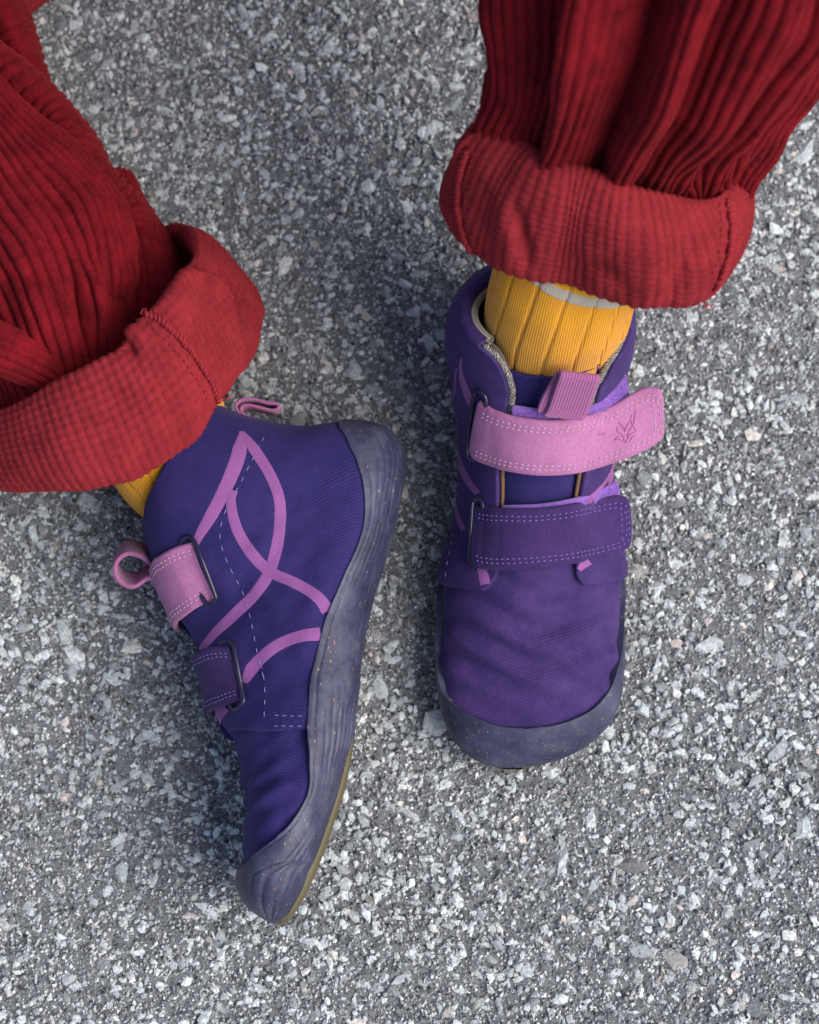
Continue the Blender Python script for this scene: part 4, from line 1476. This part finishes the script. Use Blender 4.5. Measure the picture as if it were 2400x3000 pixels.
# the cream band: a ring of the same knit, just proud of it
def band_rows(G, i0, i1, slope, lift):
    n = 26
    out = []
    cen = G.mean(1)
    for f in np.linspace(0, 1, n):
        row = []
        ii = (i0 * (1 - f) + i1 * f) + slope
        lo = np.clip(ii.astype(int), 0, len(G) - 2)
        fr = (ii - lo)[:, None]
        j = np.arange(G.shape[1])
        X = G[lo, j] * (1 - fr) + G[lo + 1, j] * fr
        c = cen[lo] * (1 - fr) + cen[lo + 1] * fr
        l = lift if 0 < f < 1 else -0.0004
        out.append(X + nrm(X - c) * l)
    return np.stack(out, 0)
cosx = np.cos(th)
Gb = band_rows(Gk, 88, 97, -11.5 * cosx - 4 * np.sin(th), 0.0003)
grids('cream_band', Gb, M_SOCK_W, sk)

sk2 = empty('sock', P(470, 1450, 0.03), 'sliver of mustard ribbed sock between the red cuff and the shoe lying on its side', 'sock', 'pair of mustard socks')
ctrs = PA([(590, 1420, .036), (545, 1380, .037), (505, 1330, .039), (470, 1250, .042)])
tg = nrm(np.gradient(ctrs, axis=0))
e1 = nrm(np.stack([-tg[:, 1], tg[:, 0], 0 * tg[:, 0]], 1))
e2 = np.broadcast_to(np.array([0, 0, 1.0]), ctrs.shape)
nu2 = 60
mod2 = 1 + np.broadcast_to(gro, (nu2, nv))
G2, _, _ = ring_loft(ctrs, [.0215, .0232, .0240, .0250], [.0235, .0240, .0245, .0250], e1, e2, nu2, nv, mod2)
grids('sock_leg', G2, M_SOCK, sk2)

# ------------------------------------------------------------------ trousers
trs = empty('trousers', P(1900, 300, 0.0), 'red corduroy trousers with wide ribs and rolled up cuffs on both legs', 'trousers')

def wale(G, pitch, amp, axis, seed, outward, sharp=0.55, jitter=0.0006):
    """raise ribs on a surface grid along one grid direction; pitch in metres measured at the widest place"""
    N = grid_normals(G)
    if outward is not None and (N * outward).sum(-1).mean() < 0:
        N = -N
    L = np.linalg.norm(np.diff(G, axis=axis), axis=2)
    if axis == 1:
        tot = L.sum(1)
        Wd = np.percentile(tot, 75)
        c = np.concatenate([[0], np.cumsum(L.mean(0))])
        c = c / c[-1]
        k = round(Wd / pitch)
        phase = (c * k)[None, :] + 0.10 * wob(G, 0.05, seed)
    else:
        Wd = np.percentile(L.sum(0), 75)
        c = np.concatenate([[0], np.cumsum(L.mean(1))])
        c = c / c[-1]
        k = round(Wd / pitch)
        phase = (c * k)[:, None] + 0.10 * wob(G, 0.05, seed)
    dd_ = np.abs((phase + 0.5) % 1 - 0.5)
    h = 0.6 * np.sin(math.pi * dd_) ** 0.8 + 0.4 * (1 - np.exp(-(dd_ / 0.12) ** 2))
    micro = 0.00012 * wob(G, 0.0030, seed + 5, 14)
    return G + N * (amp * (h - 0.6) + micro)[..., None]

# --- leg above the standing shoe
C0 = np.array([0.0605, 0.075, 0.135])
seg = [(-0.012, .0620, .034, .012), (0.006, .0650, .0425, .0135), (0.020, .0668, .0445, .0190), (0.040, .0705, .0475, .0305), (0.066, .0775, .0550, .0390), (0.105, .0850, .0630, .0440), (0.18, .0990, .0660, .0500), (0.26, .1120, .0670, .0560), (0.30, .1180, .0600, .0560)]
Cc = np.array([[x, *(C0[1:] + AX[1:] * s)] for s, x, _, _ in seg])
tg = nrm(np.gradient(Cc, axis=0))
e1 = np.broadcast_to(np.array([1.0, 0, 0]), Cc.shape)
e1 = nrm(e1 - (e1 * tg).sum(-1, keepdims=True) * tg)
e2 = np.cross(tg, e1)
e2 = np.where(e2[:, 2:3] < 0, -e2, e2)
nu, nv = 300, 900
th = np.linspace(-math.pi / 2, 1.5 * math.pi, nv)
cs, sn = np.cos(th), np.sin(th)
front = smst(-0.15, 0.35, sn)
vpar = np.concatenate([np.linspace(0, 0.34, 230), np.linspace(0.34, 1, 71)[1:]])[:, None]
def gz(c0, w_, a):
    return a * np.exp(-((cs - c0) / w_) ** 2)
def gzv(c_lo, c_hi, w_, a, v1=0.25):
    c = c_lo + (c_hi - c_lo) * np.clip(vpar / v1, 0, 1.3)
    return a * np.exp(-((cs[None] - c) / w_) ** 2)
fold = gzv(-.42, -.50, .11, .12) + gzv(-.06, -.02, .10, .13) + gzv(.30, .28, .10, .07) + gzv(.55, .42, .08, .10) + gzv(.74, .66, .07, .06)
fold = fold + gzv(-.70, -.74, .14, -.17) + gzv(-.23, -.23, .10, -.24) + gzv(.12, .13, .07, -.08) + gzv(.43, .55, .05, -.07) + gzv(.66, .80, .05, -.06) + gzv(-.92, -.95, .1, .02) + gzv(.88, .93, .05, -.05)
fold = fold * front[None] + (1 - front[None]) * 0.07 * np.sin(th * 7 + 1)[None]
fade = smst(0.0, 0.08, vpar) * (1 - 0.25 * smst(0.10, 0.28, vpar)) * (1 - 0.6 * smst(0.3, 0.8, vpar))
mod = 1 + 1.85 * fold * fade
vsel = np.concatenate([np.linspace(0, 0.34, 230), np.linspace(0.34, 1, 71)[1:]])
Gl, _, _ = ring_loft(Cc, [s[2] for s in seg], [s[3] for s in seg], e1, e2, nu, nv, mod, vsel)
Gl = Gl + (0.0022 * wob(Gl, 0.05, 41) + 0.0008 * wob(Gl, 0.018, 42))[..., None] * nrm(Gl - Gl.mean(1, keepdims=True))
cen = Gl.mean(1, keepdims=True)
Gl = wale(Gl, 0.0037, 0.0015, 1, 7, Gl - cen, 0.42)
leg_r = grids('trouser_leg', Gl, M_CORD, trs)
leg_r['label'] = 'upright leg gathered into deep folds above its cuff'
fuzz_obj(Gl[: 170], 14000, 0.0011, 0.00007, M_CORD, leg_r, 1)

def Pplane(px, py, pt, nn):
    d = FWD + RIGHT * ((np.asarray(px) - 1200) / FPX)[..., None] + UP * ((1500 - np.asarray(py)) / FPX)[..., None]
    t = ((pt - CAM) @ nn) / (d @ nn)
    return CAM + d * t[..., None]

def cuff_band(D, Pq, tau, bulge, nth, nph, seed, axis_hint, sharp=0.5, noise_amp=0.0016, waffle=0.00085, creases=()):
    """turned-up cuff: closed ring between the lower edge D and the upper edge P, thick, rounded at both edges"""
    d = spline(D, nth, closed=True)
    p = spline(Pq, nth, closed=True)
    d, p = np.vstack([d, d[:1]]), np.vstack([p, p[:1]])
    mid = (d + p) / 2
    c = mid[:-1].mean(0)
    ax = nrm(p - d)
    out = mid - c
    out = nrm(out - (out * ax).sum(-1, keepdims=True) * ax)
    # tangent based outward direction, steadier on flat rings
    tg_ = np.gradient(np.vstack([mid[-2], mid, mid[1]]), axis=0)[1:-1]
    o2 = nrm(np.cross(tg_, ax))
    o2 = np.where(((o2 * out).sum(-1, keepdims=True)) < 0, -o2, o2)
    for _ in range(25):
        o2[1:-1] = nrm(o2[:-2] + 2 * o2[1:-1] + o2[2:])
        o2[0] = o2[-1] = nrm(o2[1] + o2[-2] + 2 * o2[0])
    ph = np.linspace(0, 2 * math.pi, 6001)
    hl_ = np.linalg.norm(p - d, axis=1).mean() / 2
    cx_, cy_ = np.sign(np.cos(ph)) * np.abs(np.cos(ph)) ** sharp * hl_, np.sign(np.sin(ph)) * np.abs(np.sin(ph)) ** 0.75 * tau
    cl_ = np.concatenate([[0], np.cumsum(np.hypot(np.diff(cx_), np.diff(cy_)))])
    ph = np.interp(np.linspace(0, cl_[-1], nph), cl_, ph)
    cc, ss = np.cos(ph), np.sin(ph)
    u = np.sign(cc) * np.abs(cc) ** sharp            # -1 lower edge .. 1 upper edge
    v = np.sign(ss) * np.abs(ss) ** 0.75
    half = (p - d) / 2
    bl = bulge * (1 - u ** 2)
    G_ = mid[:, None] + half[:, None] * u[None, :, None] + o2[:, None] * (tau * v + bl)[None, :, None]
    N = grid_normals(G_)
    cen_ = G_.mean(1, keepdims=True)
    if (N * (G_ - cen_)).sum(-1).mean() < 0:
        N = -N
    G_ = G_ + N * (noise_amp * wob(G_, 0.045, seed) + 0.14 * noise_amp * wob(G_, 0.016, seed + 1))[..., None]
    if creases:
        pq_ = proj(G_)
        fc = smst(0.0, 0.35, (N * nrm(CAM - G_)).sum(-1))
        for pts_, w_, amp in creases:
            c_ = spline(np.array(pts_, float), 40)
            dmin = np.full(pq_.shape[:2], 1e9)
            tcl = np.zeros(pq_.shape[:2])
            for i_, q_ in enumerate(c_):
                dd = ((pq_ - q_) ** 2).sum(-1)
                k_ = dd < dmin
                dmin[k_] = dd[k_]
                tcl[k_] = i_ / 39
            G_ = G_ + N * (amp * np.exp(-dmin / w_ ** 2) * np.sin(tcl * math.pi * 0.8 + 0.3) * fc)[..., None]
    L = np.concatenate([[0], np.cumsum(np.linalg.norm(np.diff(mid, axis=0), axis=1))])
    hh = np.linalg.norm(half, axis=1).mean() * 2
    yy = u * hh / 2
    a = np.abs(np.sin(math.pi * L / 0.0031 + 0.6 * wob(mid, 0.04, seed + 2)))[:, None] ** 0.7
    b = (0.5 + 0.5 * np.sin(2 * math.pi * yy / 0.0029 + 0.0))[None, :]
    wv = 0.35 * a + 0.65 * a * b
    G_ = G_ + N * (waffle * (wv - 0.5) + 0.00010 * wob(G_, 0.0024, seed + 3, 14))[..., None]
    return G_, N, o2

def seam_on(G_, N, thetas, u0, u1, mat_ridge, thread, parent, width=0.0034, lift=0.0012, ladder=True, doubles=True):
    """overlocked side seam running across a cuff: raised ridge, zigzag thread and a topstitched row"""
    pass

nD = AX
Cd, Cp = C0 - AX * 0.020, C0 + AX * 0.021
Dpx = [(1293, 620), (1297, 670), (1330, 722), (1383, 765), (1450, 800), (1530, 816), (1600, 820), (1670, 836), (1740, 866), (1803, 888), (1890, 912), (1977, 904), (2070, 890), (2132, 842), (2172, 767), (2196, 650), (2150, 545), (1980, 470), (1760, 440), (1540, 455), (1370, 520)]
Ppx = [(1330, 395), (1345, 384), (1375, 380), (1415, 388), (1490, 413), (1530, 445), (1590, 474), (1663, 494), (1740, 515), (1800, 531), (1890, 550), (1977, 560), (2070, 568), (2130, 570), (2172, 560), (2186, 520), (2140, 440), (1980, 370), (1760, 330), (1540, 320), (1390, 350)]
Dp = Pplane(*np.array(Dpx, float).T, Cd, nD)
# lift/lower points so the upper rim dips where it hugs the leg
Pp = Pplane(*np.array(Ppx, float).T, Cp, nD)
wf_ = np.array([.5, .7, .9, 1, 1, 1, 1, .95, .9, .85, .8, .8, .7, .5, .3, .1, 0, 0, 0, 0, .2])
Pp = Pp + nrm(CAM - Pp) * (0.0125 * wf_)[:, None]
for Q_, cc_ in ((Dp, Cd), (Pp, Cp)):
    rad_ = Q_ - Q_.mean(0)
    Q_ -= nrm(rad_) * np.array([0.0062, 0.0012, 0.0012])
Gc, Nc, oc = cuff_band(Dp, Pp, 0.0042, 0.0040, 620, 130, 51, AX, creases=[([(1512, 610), (1530, 690), (1545, 770)], 20, -0.0028), ([(1470, 560), (1490, 680), (1500, 770)], 34, 0.0018), ([(2030, 720), (1990, 800), (1965, 880)], 26, -0.0022), ([(1960, 620), (1930, 740), (1900, 860)], 50, 0.0016), ([(1640, 760), (1760, 790), (1860, 860)], 24, -0.0012)])
cuff_r = grids('cuff', Gc, M_CUFF, leg_r)
cuff_r['label'] = 'turned-up cuff round the sock of the standing shoe'
fuzz_obj(Gc, 16000, 0.0012, 0.00007, M_CUFF, leg_r, 2)

def surf_lookup(G_, N):
    X = G_.reshape(-1, 3)
    Nn = N.reshape(-1, 3)
    ok = (Nn * (CAM - X)).sum(-1) > 0
    X, Nn = X[ok], Nn[ok]
    return X, Nn, proj(X)

def on_cloth(lk, cl, n, lift):
    X, Nn, Q = lk
    c = spline(np.array(cl, float), n)
    xs_, ns_ = [], []
    for p in c:
        d = ((Q - p) ** 2).sum(1)
        m = np.nonzero(d < max(d.min() * 2, 60))[0]
        dc = np.linalg.norm(X[m] - CAM, axis=1)
        m = m[dc < dc.min() + 0.003]
        k = m[np.argmin(d[m])]
        xs_.append(X[k])
        ns_.append(Nn[k])
    xs_, ns_ = np.array(xs_), np.array(ns_)
    for i in range(3):
        xs_[:, i] = smooth1(xs_[:, i], 6)
        ns_[:, i] = smooth1(ns_[:, i], 12)
    return xs_ + nrm(ns_) * lift, nrm(ns_)

def overlock(lk, cl, wpx, parent, seam_w=0.0016):
    """seam: cord-like ridge + slanted loops of thread over it"""
    pth, ns = on_cloth(lk, cl, 160, 0.0005)
    sm = grids('seam', tube_grid(pth, seam_w * np.sin(np.linspace(0.12, math.pi - 0.12, 160)) ** 0.2, 10), M_CUFF, parent)
    T = nrm(np.gradient(pth, axis=0))
    S_ = np.cross(T, ns)
    L = np.concatenate([[0], np.cumsum(np.linalg.norm(np.diff(pth, axis=0), axis=1))])
    parts_ = []
    n = int(L[-1] / 0.0016)
    for i in range(1, n):
        s = i * 0.0016
        p = np.array([np.interp(s, L, pth[:, k]) for k in range(3)])
        t_ = nrm(np.array([np.interp(s, L, T[:, k]) for k in range(3)]))
        nn_ = nrm(np.array([np.interp(s, L, ns[:, k]) for k in range(3)]))
        sd = nrm(np.array([np.interp(s, L, S_[:, k]) for k in range(3)]))
        a = np.linspace(-1.1, 1.1, 9)
        arc = p + sd * (np.sin(a) * seam_w * 1.25)[:, None] + nn_ * (np.cos(a) * seam_w * 1.1)[:, None] + t_ * (a * 0.0007 + RNG.normal(0, 0.00008))[:, None]
        g_ = tube_grid(arc, 0.00019, 5)
        F_ = grid_faces(*g_.shape[:2])
        tri = np.concatenate([F_[:, [0, 1, 2]], F_[:, [0, 2, 3]]])
        parts_.append((g_.reshape(-1, 3), tri))
    V_, F_ = join_tris(parts_)
    ob = raw_mesh('stitching', V_, F_, M_THREAD_RL, parent, True)
    ob['kind'] = 'stuff'
    return sm

lkc = surf_lookup(Gc, Nc)
overlock(lkc, [(1372, 430), (1352, 500), (1345, 590), (1358, 680), (1388, 745)], 10, leg_r, 0.0011)
overlock(lkc, [(2128, 585), (2140, 660), (2132, 740), (2108, 815), (2090, 850)], 10, leg_r, 0.0011)
pr = []
for cl in ([(1390, 440), (1372, 520), (1366, 600), (1380, 690), (1408, 755)], [(2106, 590), (2112, 660), (2104, 740), (2084, 810)]):
    pth, ns = on_cloth(lkc, cl, 80, 0.0005)
    pr.append(stitches(pth, ns, 0.0026, 0.6, 0.0002))
stitch_obj(pr, M_THREAD_R, leg_r)

# --- leg lying towards the left edge of the picture
def patch(rows, nu, nv):
    """dense grid through rows of (px,py,z) control points (same count per row)"""
    R_ = [spline(PA(r), nv) for r in rows]
    A = np.stack(R_, 0)
    k = len(rows)
    flat = A.reshape(k, -1)
    return spline(flat, nu).reshape(nu, nv, 3)

K_ = .679
def rl(pts):
    return spline(np.array(pts, float) * K_, 12)
R_line = rl([(-180, 190), (-60, 290), (0, 345), (120, 440), (250, 540), (380, 650), (480, 790), (540, 920), (568, 1080), (590, 1200), (570, 1300), (545, 1400), (560, 1520)])
L2 = rl([(-170, 330), (0, 480), (150, 620), (280, 740), (390, 880), (440, 1040), (480, 1200), (490, 1350), (500, 1500), (520, 1640)])
L3 = rl([(-140, 430), (0, 640), (100, 790), (220, 970), (300, 1120), (360, 1280), (410, 1450), (440, 1560), (470, 1700)])
L4 = rl([(-190, 480), (-80, 680), (0, 850), (60, 1000), (150, 1170), (250, 1380), (320, 1520), (370, 1660), (400, 1760)])
L5 = rl([(-260, 560), (-150, 740), (-60, 920), (0, 1060), (80, 1220), (170, 1420), (240, 1560), (300, 1720), (320, 1800)])
L6 = rl([(-340, 640), (-240, 820), (-150, 1000), (-70, 1150), (0, 1300), (80, 1470), (150, 1620), (200, 1760), (220, 1840)])
L7 = rl([(-440, 740), (-340, 920), (-250, 1090), (-160, 1260), (-90, 1400), (-10, 1560), (50, 1700), (90, 1820), (100, 1880)])
L8 = rl([(-560, 860), (-460, 1040), (-370, 1200), (-270, 1380), (-200, 1500), (-120, 1640), (-60, 1760), (-30, 1850), (-20, 1900)])
L9 = L8 + np.array([-60, 45])
R0 = R_line + np.array([-34, 30])
R1 = R_line + np.array([-110, 90])
zal = np.interp(np.linspace(0, 1, 12), [0, .3, .6, .78, .9, 1], [1, 1.04, 1.0, .92, .80, .66])
cols = []
for ln, zt in ((R1, .012), (R0, .050), (R_line, .076), (L2, .0905), (L3, .096), (L4, .098), (L5, .097), (L6, .094), (L7, .086), (L8, .064), (L9, .012)):
    cols.append(np.column_stack([ln, zt * zal]))
CG = np.stack(cols, 1)                       # along, across, (px,py,z)
A_ = np.stack([spline(P(r[:, 0], r[:, 1], r[:, 2]), 580) for r in CG], 0)
G1 = spline(A_.reshape(12, -1), 260, uniform=True).reshape(260, 580, 3)
pq = proj(G1)
outw = grid_normals(G1)
outw = outw * np.sign(outw[:, 250:450, 2].mean())
upf = smst(0.2, 0.7, outw[..., 2])
def crease(a, b, w_, amp):
    """ridge or valley along a pixel line on the upper side"""
    a, b = np.array(a, float), np.array(b, float)
    d = b - a
    L2 = (d * d).sum()
    t = ((pq - a) @ d) / L2
    tcl = np.clip(t, 0, 1)
    dist = np.linalg.norm(pq - (a + tcl[..., None] * d), axis=-1)
    side = ((pq - a) @ np.array([-d[1], d[0]])) / L2 ** 0.5
    taper = np.sin(np.clip(tcl, 0.0, 1) * math.pi * 0.86 + 0.22)
    return amp * np.exp(-(dist / w_) ** 2) * taper, side
disp = np.zeros(G1.shape[:2])
for a, b, w_, amp in (((258, 790), (330, 1060), 26, .0050), ((215, 800), (270, 1040), 26, -.0045), ((372, 800), (352, 1000), 30, .0030), ((310, 760), (372, 1000), 18, -.0030), ((60, 640), (150, 1060), 60, .0030), ((-10, 700), (60, 1100), 40, -.0020), ((120, 420), (330, 700), 26, .0018), ((60, 470), (280, 760), 26, -.0016)):
    q_, _ = crease(a, b, w_, amp)
    disp += q_
G1 = G1 + outw * (disp * upf + 0.0018 * wob(G1, 0.05, 61) + 0.0007 * wob(G1, 0.018, 62))[..., None]
G1 = wale(G1, 0.0049, 0.0021, 1, 17, outw, 0.40)

def sausage(axis_pts, r1, r2, nu, nv, seed, pitch, ribs_around=True, amp=0.0013, squash=0.0):
    ax = spline(PA(axis_pts), nu)
    tg_ = nrm(np.gradient(ax, axis=0))
    e2_ = np.array([0, 0, 1.0]) - tg_[:, 2:3] * tg_
    e2_ = nrm(e2_)
    e1_ = np.cross(tg_, e2_)
    th_ = np.linspace(-math.pi / 2, 1.5 * math.pi, nv)
    r1 = np.interp(np.linspace(0, 1, nu), np.linspace(0, 1, len(r1)), r1)
    r2 = np.interp(np.linspace(0, 1, nu), np.linspace(0, 1, len(r2)), r2)
    G_ = ax[:, None] + e1_[:, None] * (r1[:, None] * np.cos(th_)[None])[..., None] + e2_[:, None] * (r2[:, None] * np.sin(th_)[None])[..., None]
    o_ = nrm(G_ - ax[:, None])
    G_ = G_ + o_ * (0.0014 * wob(G_, 0.04, seed))[..., None]
    # let the ribs lean round the fold
    if ribs_around:
        N = grid_normals(G_)
        if (N * o_).sum(-1).mean() < 0:
            N = -N
        L = np.concatenate([[0], np.cumsum(np.linalg.norm(np.diff(ax, axis=0), axis=1))])
        ph_ = L[:, None] / pitch + 0.30 * np.cos(th_)[None] ** 2 + 0.25 * np.sin(2 * th_)[None] + 0.12 * wob(G_, 0.04, seed + 1)
        dd_ = np.abs((ph_ + 0.5) % 1 - 0.5)
        h = 0.6 * np.sin(math.pi * dd_) ** 0.8 + 0.4 * (1 - np.exp(-(dd_ / 0.12) ** 2))
        G_ = G_ + N * (amp * (h - 0.6) + 0.00012 * wob(G_, 0.003, seed + 2, 14))[..., None]
    else:
        G_ = wale(G_, pitch, amp, 1, seed, o_)
    return G_

# second and third folds lying behind it
F2 = sausage([(-150, 150, .040), (-20, 240, .042), (80, 312, .042), (160, 380, .040), (222, 455, .038), (270, 535, .036), (330, 600, .033), (392, 655, .030), (430, 730, .028)], [.0104, .0104, .0104, .0102, .0100, .0100, .0098, .0088, .0075], [.036, .038, .040, .038, .034, .030, .028, .024, .018], 420, 180, 71, 0.0036)
F3 = sausage([(-200, -160, .034), (-66, -50, .034), (0, 50, .034), (48, 140, .032), (80, 200, .030), (106, 262, .026)], [.0120, .0120, .0112, .0100, .0085, .0065], [.030, .032, .032, .030, .026, .02], 280, 160, 81, 0.0038)
# fold at the lower left, and the cloth running into the cuff
F4 = sausage([(-220, 930, .088), (-90, 985, .092), (20, 1030, .090), (110, 1075, .082), (190, 1125, .070)], [.0100, .0100, .0090, .0075, .0055], [.012, .012, .011, .009, .007], 180, 260, 91, 0.0040, False, 0.0010)
F5 = sausage([(330, 560, .022), (400, 720, .026), (430, 840, .030), (440, 960, .032), (460, 1060, .034)], [.0100, .0110, .0140, .0150, .0140], [.016, .018, .022, .024, .022], 180, 260, 95, 0.0042, False, 0.0011)
leg_l = grids('trouser_leg', [G1, F2, F3, F4, F5], M_CORD, trs)
leg_l['label'] = 'crumpled leg lying to the left with its ribs folded over'
for g_, n_, s_ in ((G1, 3000, 3), (F2, 2000, 4), (F3, 1000, 5)):
    fuzz_obj(g_, n_, 0.0010, 0.00007, M_CORD, leg_l, s_)

Dl = [(-150, 1425, .030), (-60, 1432, .058), (60, 1442, .074), (150, 1452, .082), (250, 1456, .086), (340, 1436, .088), (420, 1412, .088), (510, 1352, .088), (585, 1290, .086), (640, 1200, .082), (690, 1145, .072), (735, 1080, .058), (760, 1010, .044), (772, 930, .032), (750, 930, .014), (660, 1080, .006), (520, 1250, .005), (330, 1370, .005), (100, 1420, .005), (-110, 1425, .010)]
Pl = [(-190, 1275, .030), (-110, 1245, .062), (0, 1203, .080), (70, 1172, .088), (150, 1132, .094), (230, 1092, .098), (300, 1048, .100), (350, 1012, .101), (400, 940, .102), (470, 880, .101), (520, 812, .096), (560, 770, .082), (570, 720, .062), (535, 672, .040), (470, 690, .016), (420, 800, .006), (330, 960, .005), (200, 1090, .005), (0, 1180, .005), (-150, 1260, .010)]
Dl = [(x - (18 if x > 600 else 4), y - (10 if 0 <= i_ < 10 else 4), z) for i_, (x, y, z) in enumerate(Dl)]
Gd, Nd, od = cuff_band(PA(Dl), PA(Pl), 0.0036, 0.0022, 680, 130, 55, None, 0.5, 0.0014, 0.00085,
    [([(520, 765), (598, 776), (656, 808), (690, 860), (705, 930)], 20, -0.0075), ([(520, 795), (590, 806), (640, 838), (668, 890), (680, 960)], 22, 0.0038), ([(335, 1005), (372, 1012), (400, 1040)], 14, -0.0036), ([(350, 975), (390, 975), (430, 1000)], 20, 0.0024), ([(690, 900), (715, 980), (700, 1060)], 26, 0.0016), ([(200, 1180), (330, 1160), (450, 1200)], 45, -0.0010)])
cuff_l = grids('cuff', Gd, M_CUFF, leg_l)
cuff_l['label'] = 'turned-up cuff above the shoe lying on its side'
fuzz_obj(Gd, 16000, 0.0012, 0.00007, M_CUFF, leg_l, 6)
lkd = surf_lookup(Gd, Nd)
overlock(lkd, z7 := [(0 + .4638 * x, 700 + .4638 * y) for x, y in [(905, 470), (1000, 505), (1090, 580), (1190, 690), (1270, 800), (1335, 920), (1375, 1030)]], 10, leg_l, 0.0012)
pr = []
for cl in ([(850, 500), (960, 560), (1080, 680), (1190, 810), (1280, 960), (1320, 1060)],):
    pth, ns = on_cloth(lkd, [(.4638 * x, 700 + .4638 * y) for x, y in cl], 120, 0.0005)
    pr.append(stitches(pth, ns, 0.0026, 0.6, 0.0002))
stitch_obj(pr, M_THREAD_R, leg_l)

# unseen thighs, hips and torso of the sitting child, added to shade the ground
def limb(pts, rad, nu, nv):
    a = spline(np.array(pts, float), nu)
    r = np.interp(np.linspace(0, 1, nu), np.linspace(0, 1, len(rad)), rad)
    g = tube_grid(a, r, nv)
    c0, c1 = np.broadcast_to(a[0], g[0].shape), np.broadcast_to(a[-1], g[0].shape)
    g = np.concatenate([c0[None], g, c1[None]], 0)
    return g + nrm(g - np.concatenate([a[:1], a, a[-1:]])[:, None]) * (0.003 * wob(g, 0.06, 5))[..., None]
unseen_body = [limb([(.118, .25, .345), (.115, .31, .30), (.095, .37, .20), (.06, .42, .12)], [.05, .066, .074, .078], 60, 60),
        limb([(-.17, .11, .05), (-.24, .19, .062), (-.20, .29, .075), (-.10, .38, .10), (-.05, .42, .12)], [.045, .055, .066, .074, .078], 80, 60),
        limb([(0, .43, .03), (0, .45, .12), (0, .45, .26), (0, .44, .42), (0, .43, .50)], [.10, .135, .125, .14, .10], 60, 80)]
grids('unseen_body', unseen_body, M_CORD, trs)

# loose ends of thread at the cuff seams
for lt, par in (([(640, 1182, .078), (656, 1172, .080), (668, 1168, .081), (682, 1160, .080)], leg_l), ([(2040, 885, .118), (2060, 898, .120), (2080, 893, .121), (2088, 905, .119)], leg_r), ([(2050, 880, .119), (2068, 888, .121), (2070, 905, .120)], leg_r)):
    grids('loose_thread', tube_grid(spline(PA(lt), 24), 0.00022, 6), M_THREAD_RL, par)

# strip of the same cloth, wrong side out, at the very top left
hm = sausage([(-60, 70, .010), (30, 20, .010), (110, -40, .010), (220, -130, .010)], [.0075, .0070, .0075, .0075], [.006, .006, .006, .006], 160, 120, 99, 0.004, False, 0.0002)
ob = grids('turned_edge', hm, M_CUFF, trs)
ob['label'] = 'edge of the trousers turned wrong side out at the top left corner'

# focus on the shoes
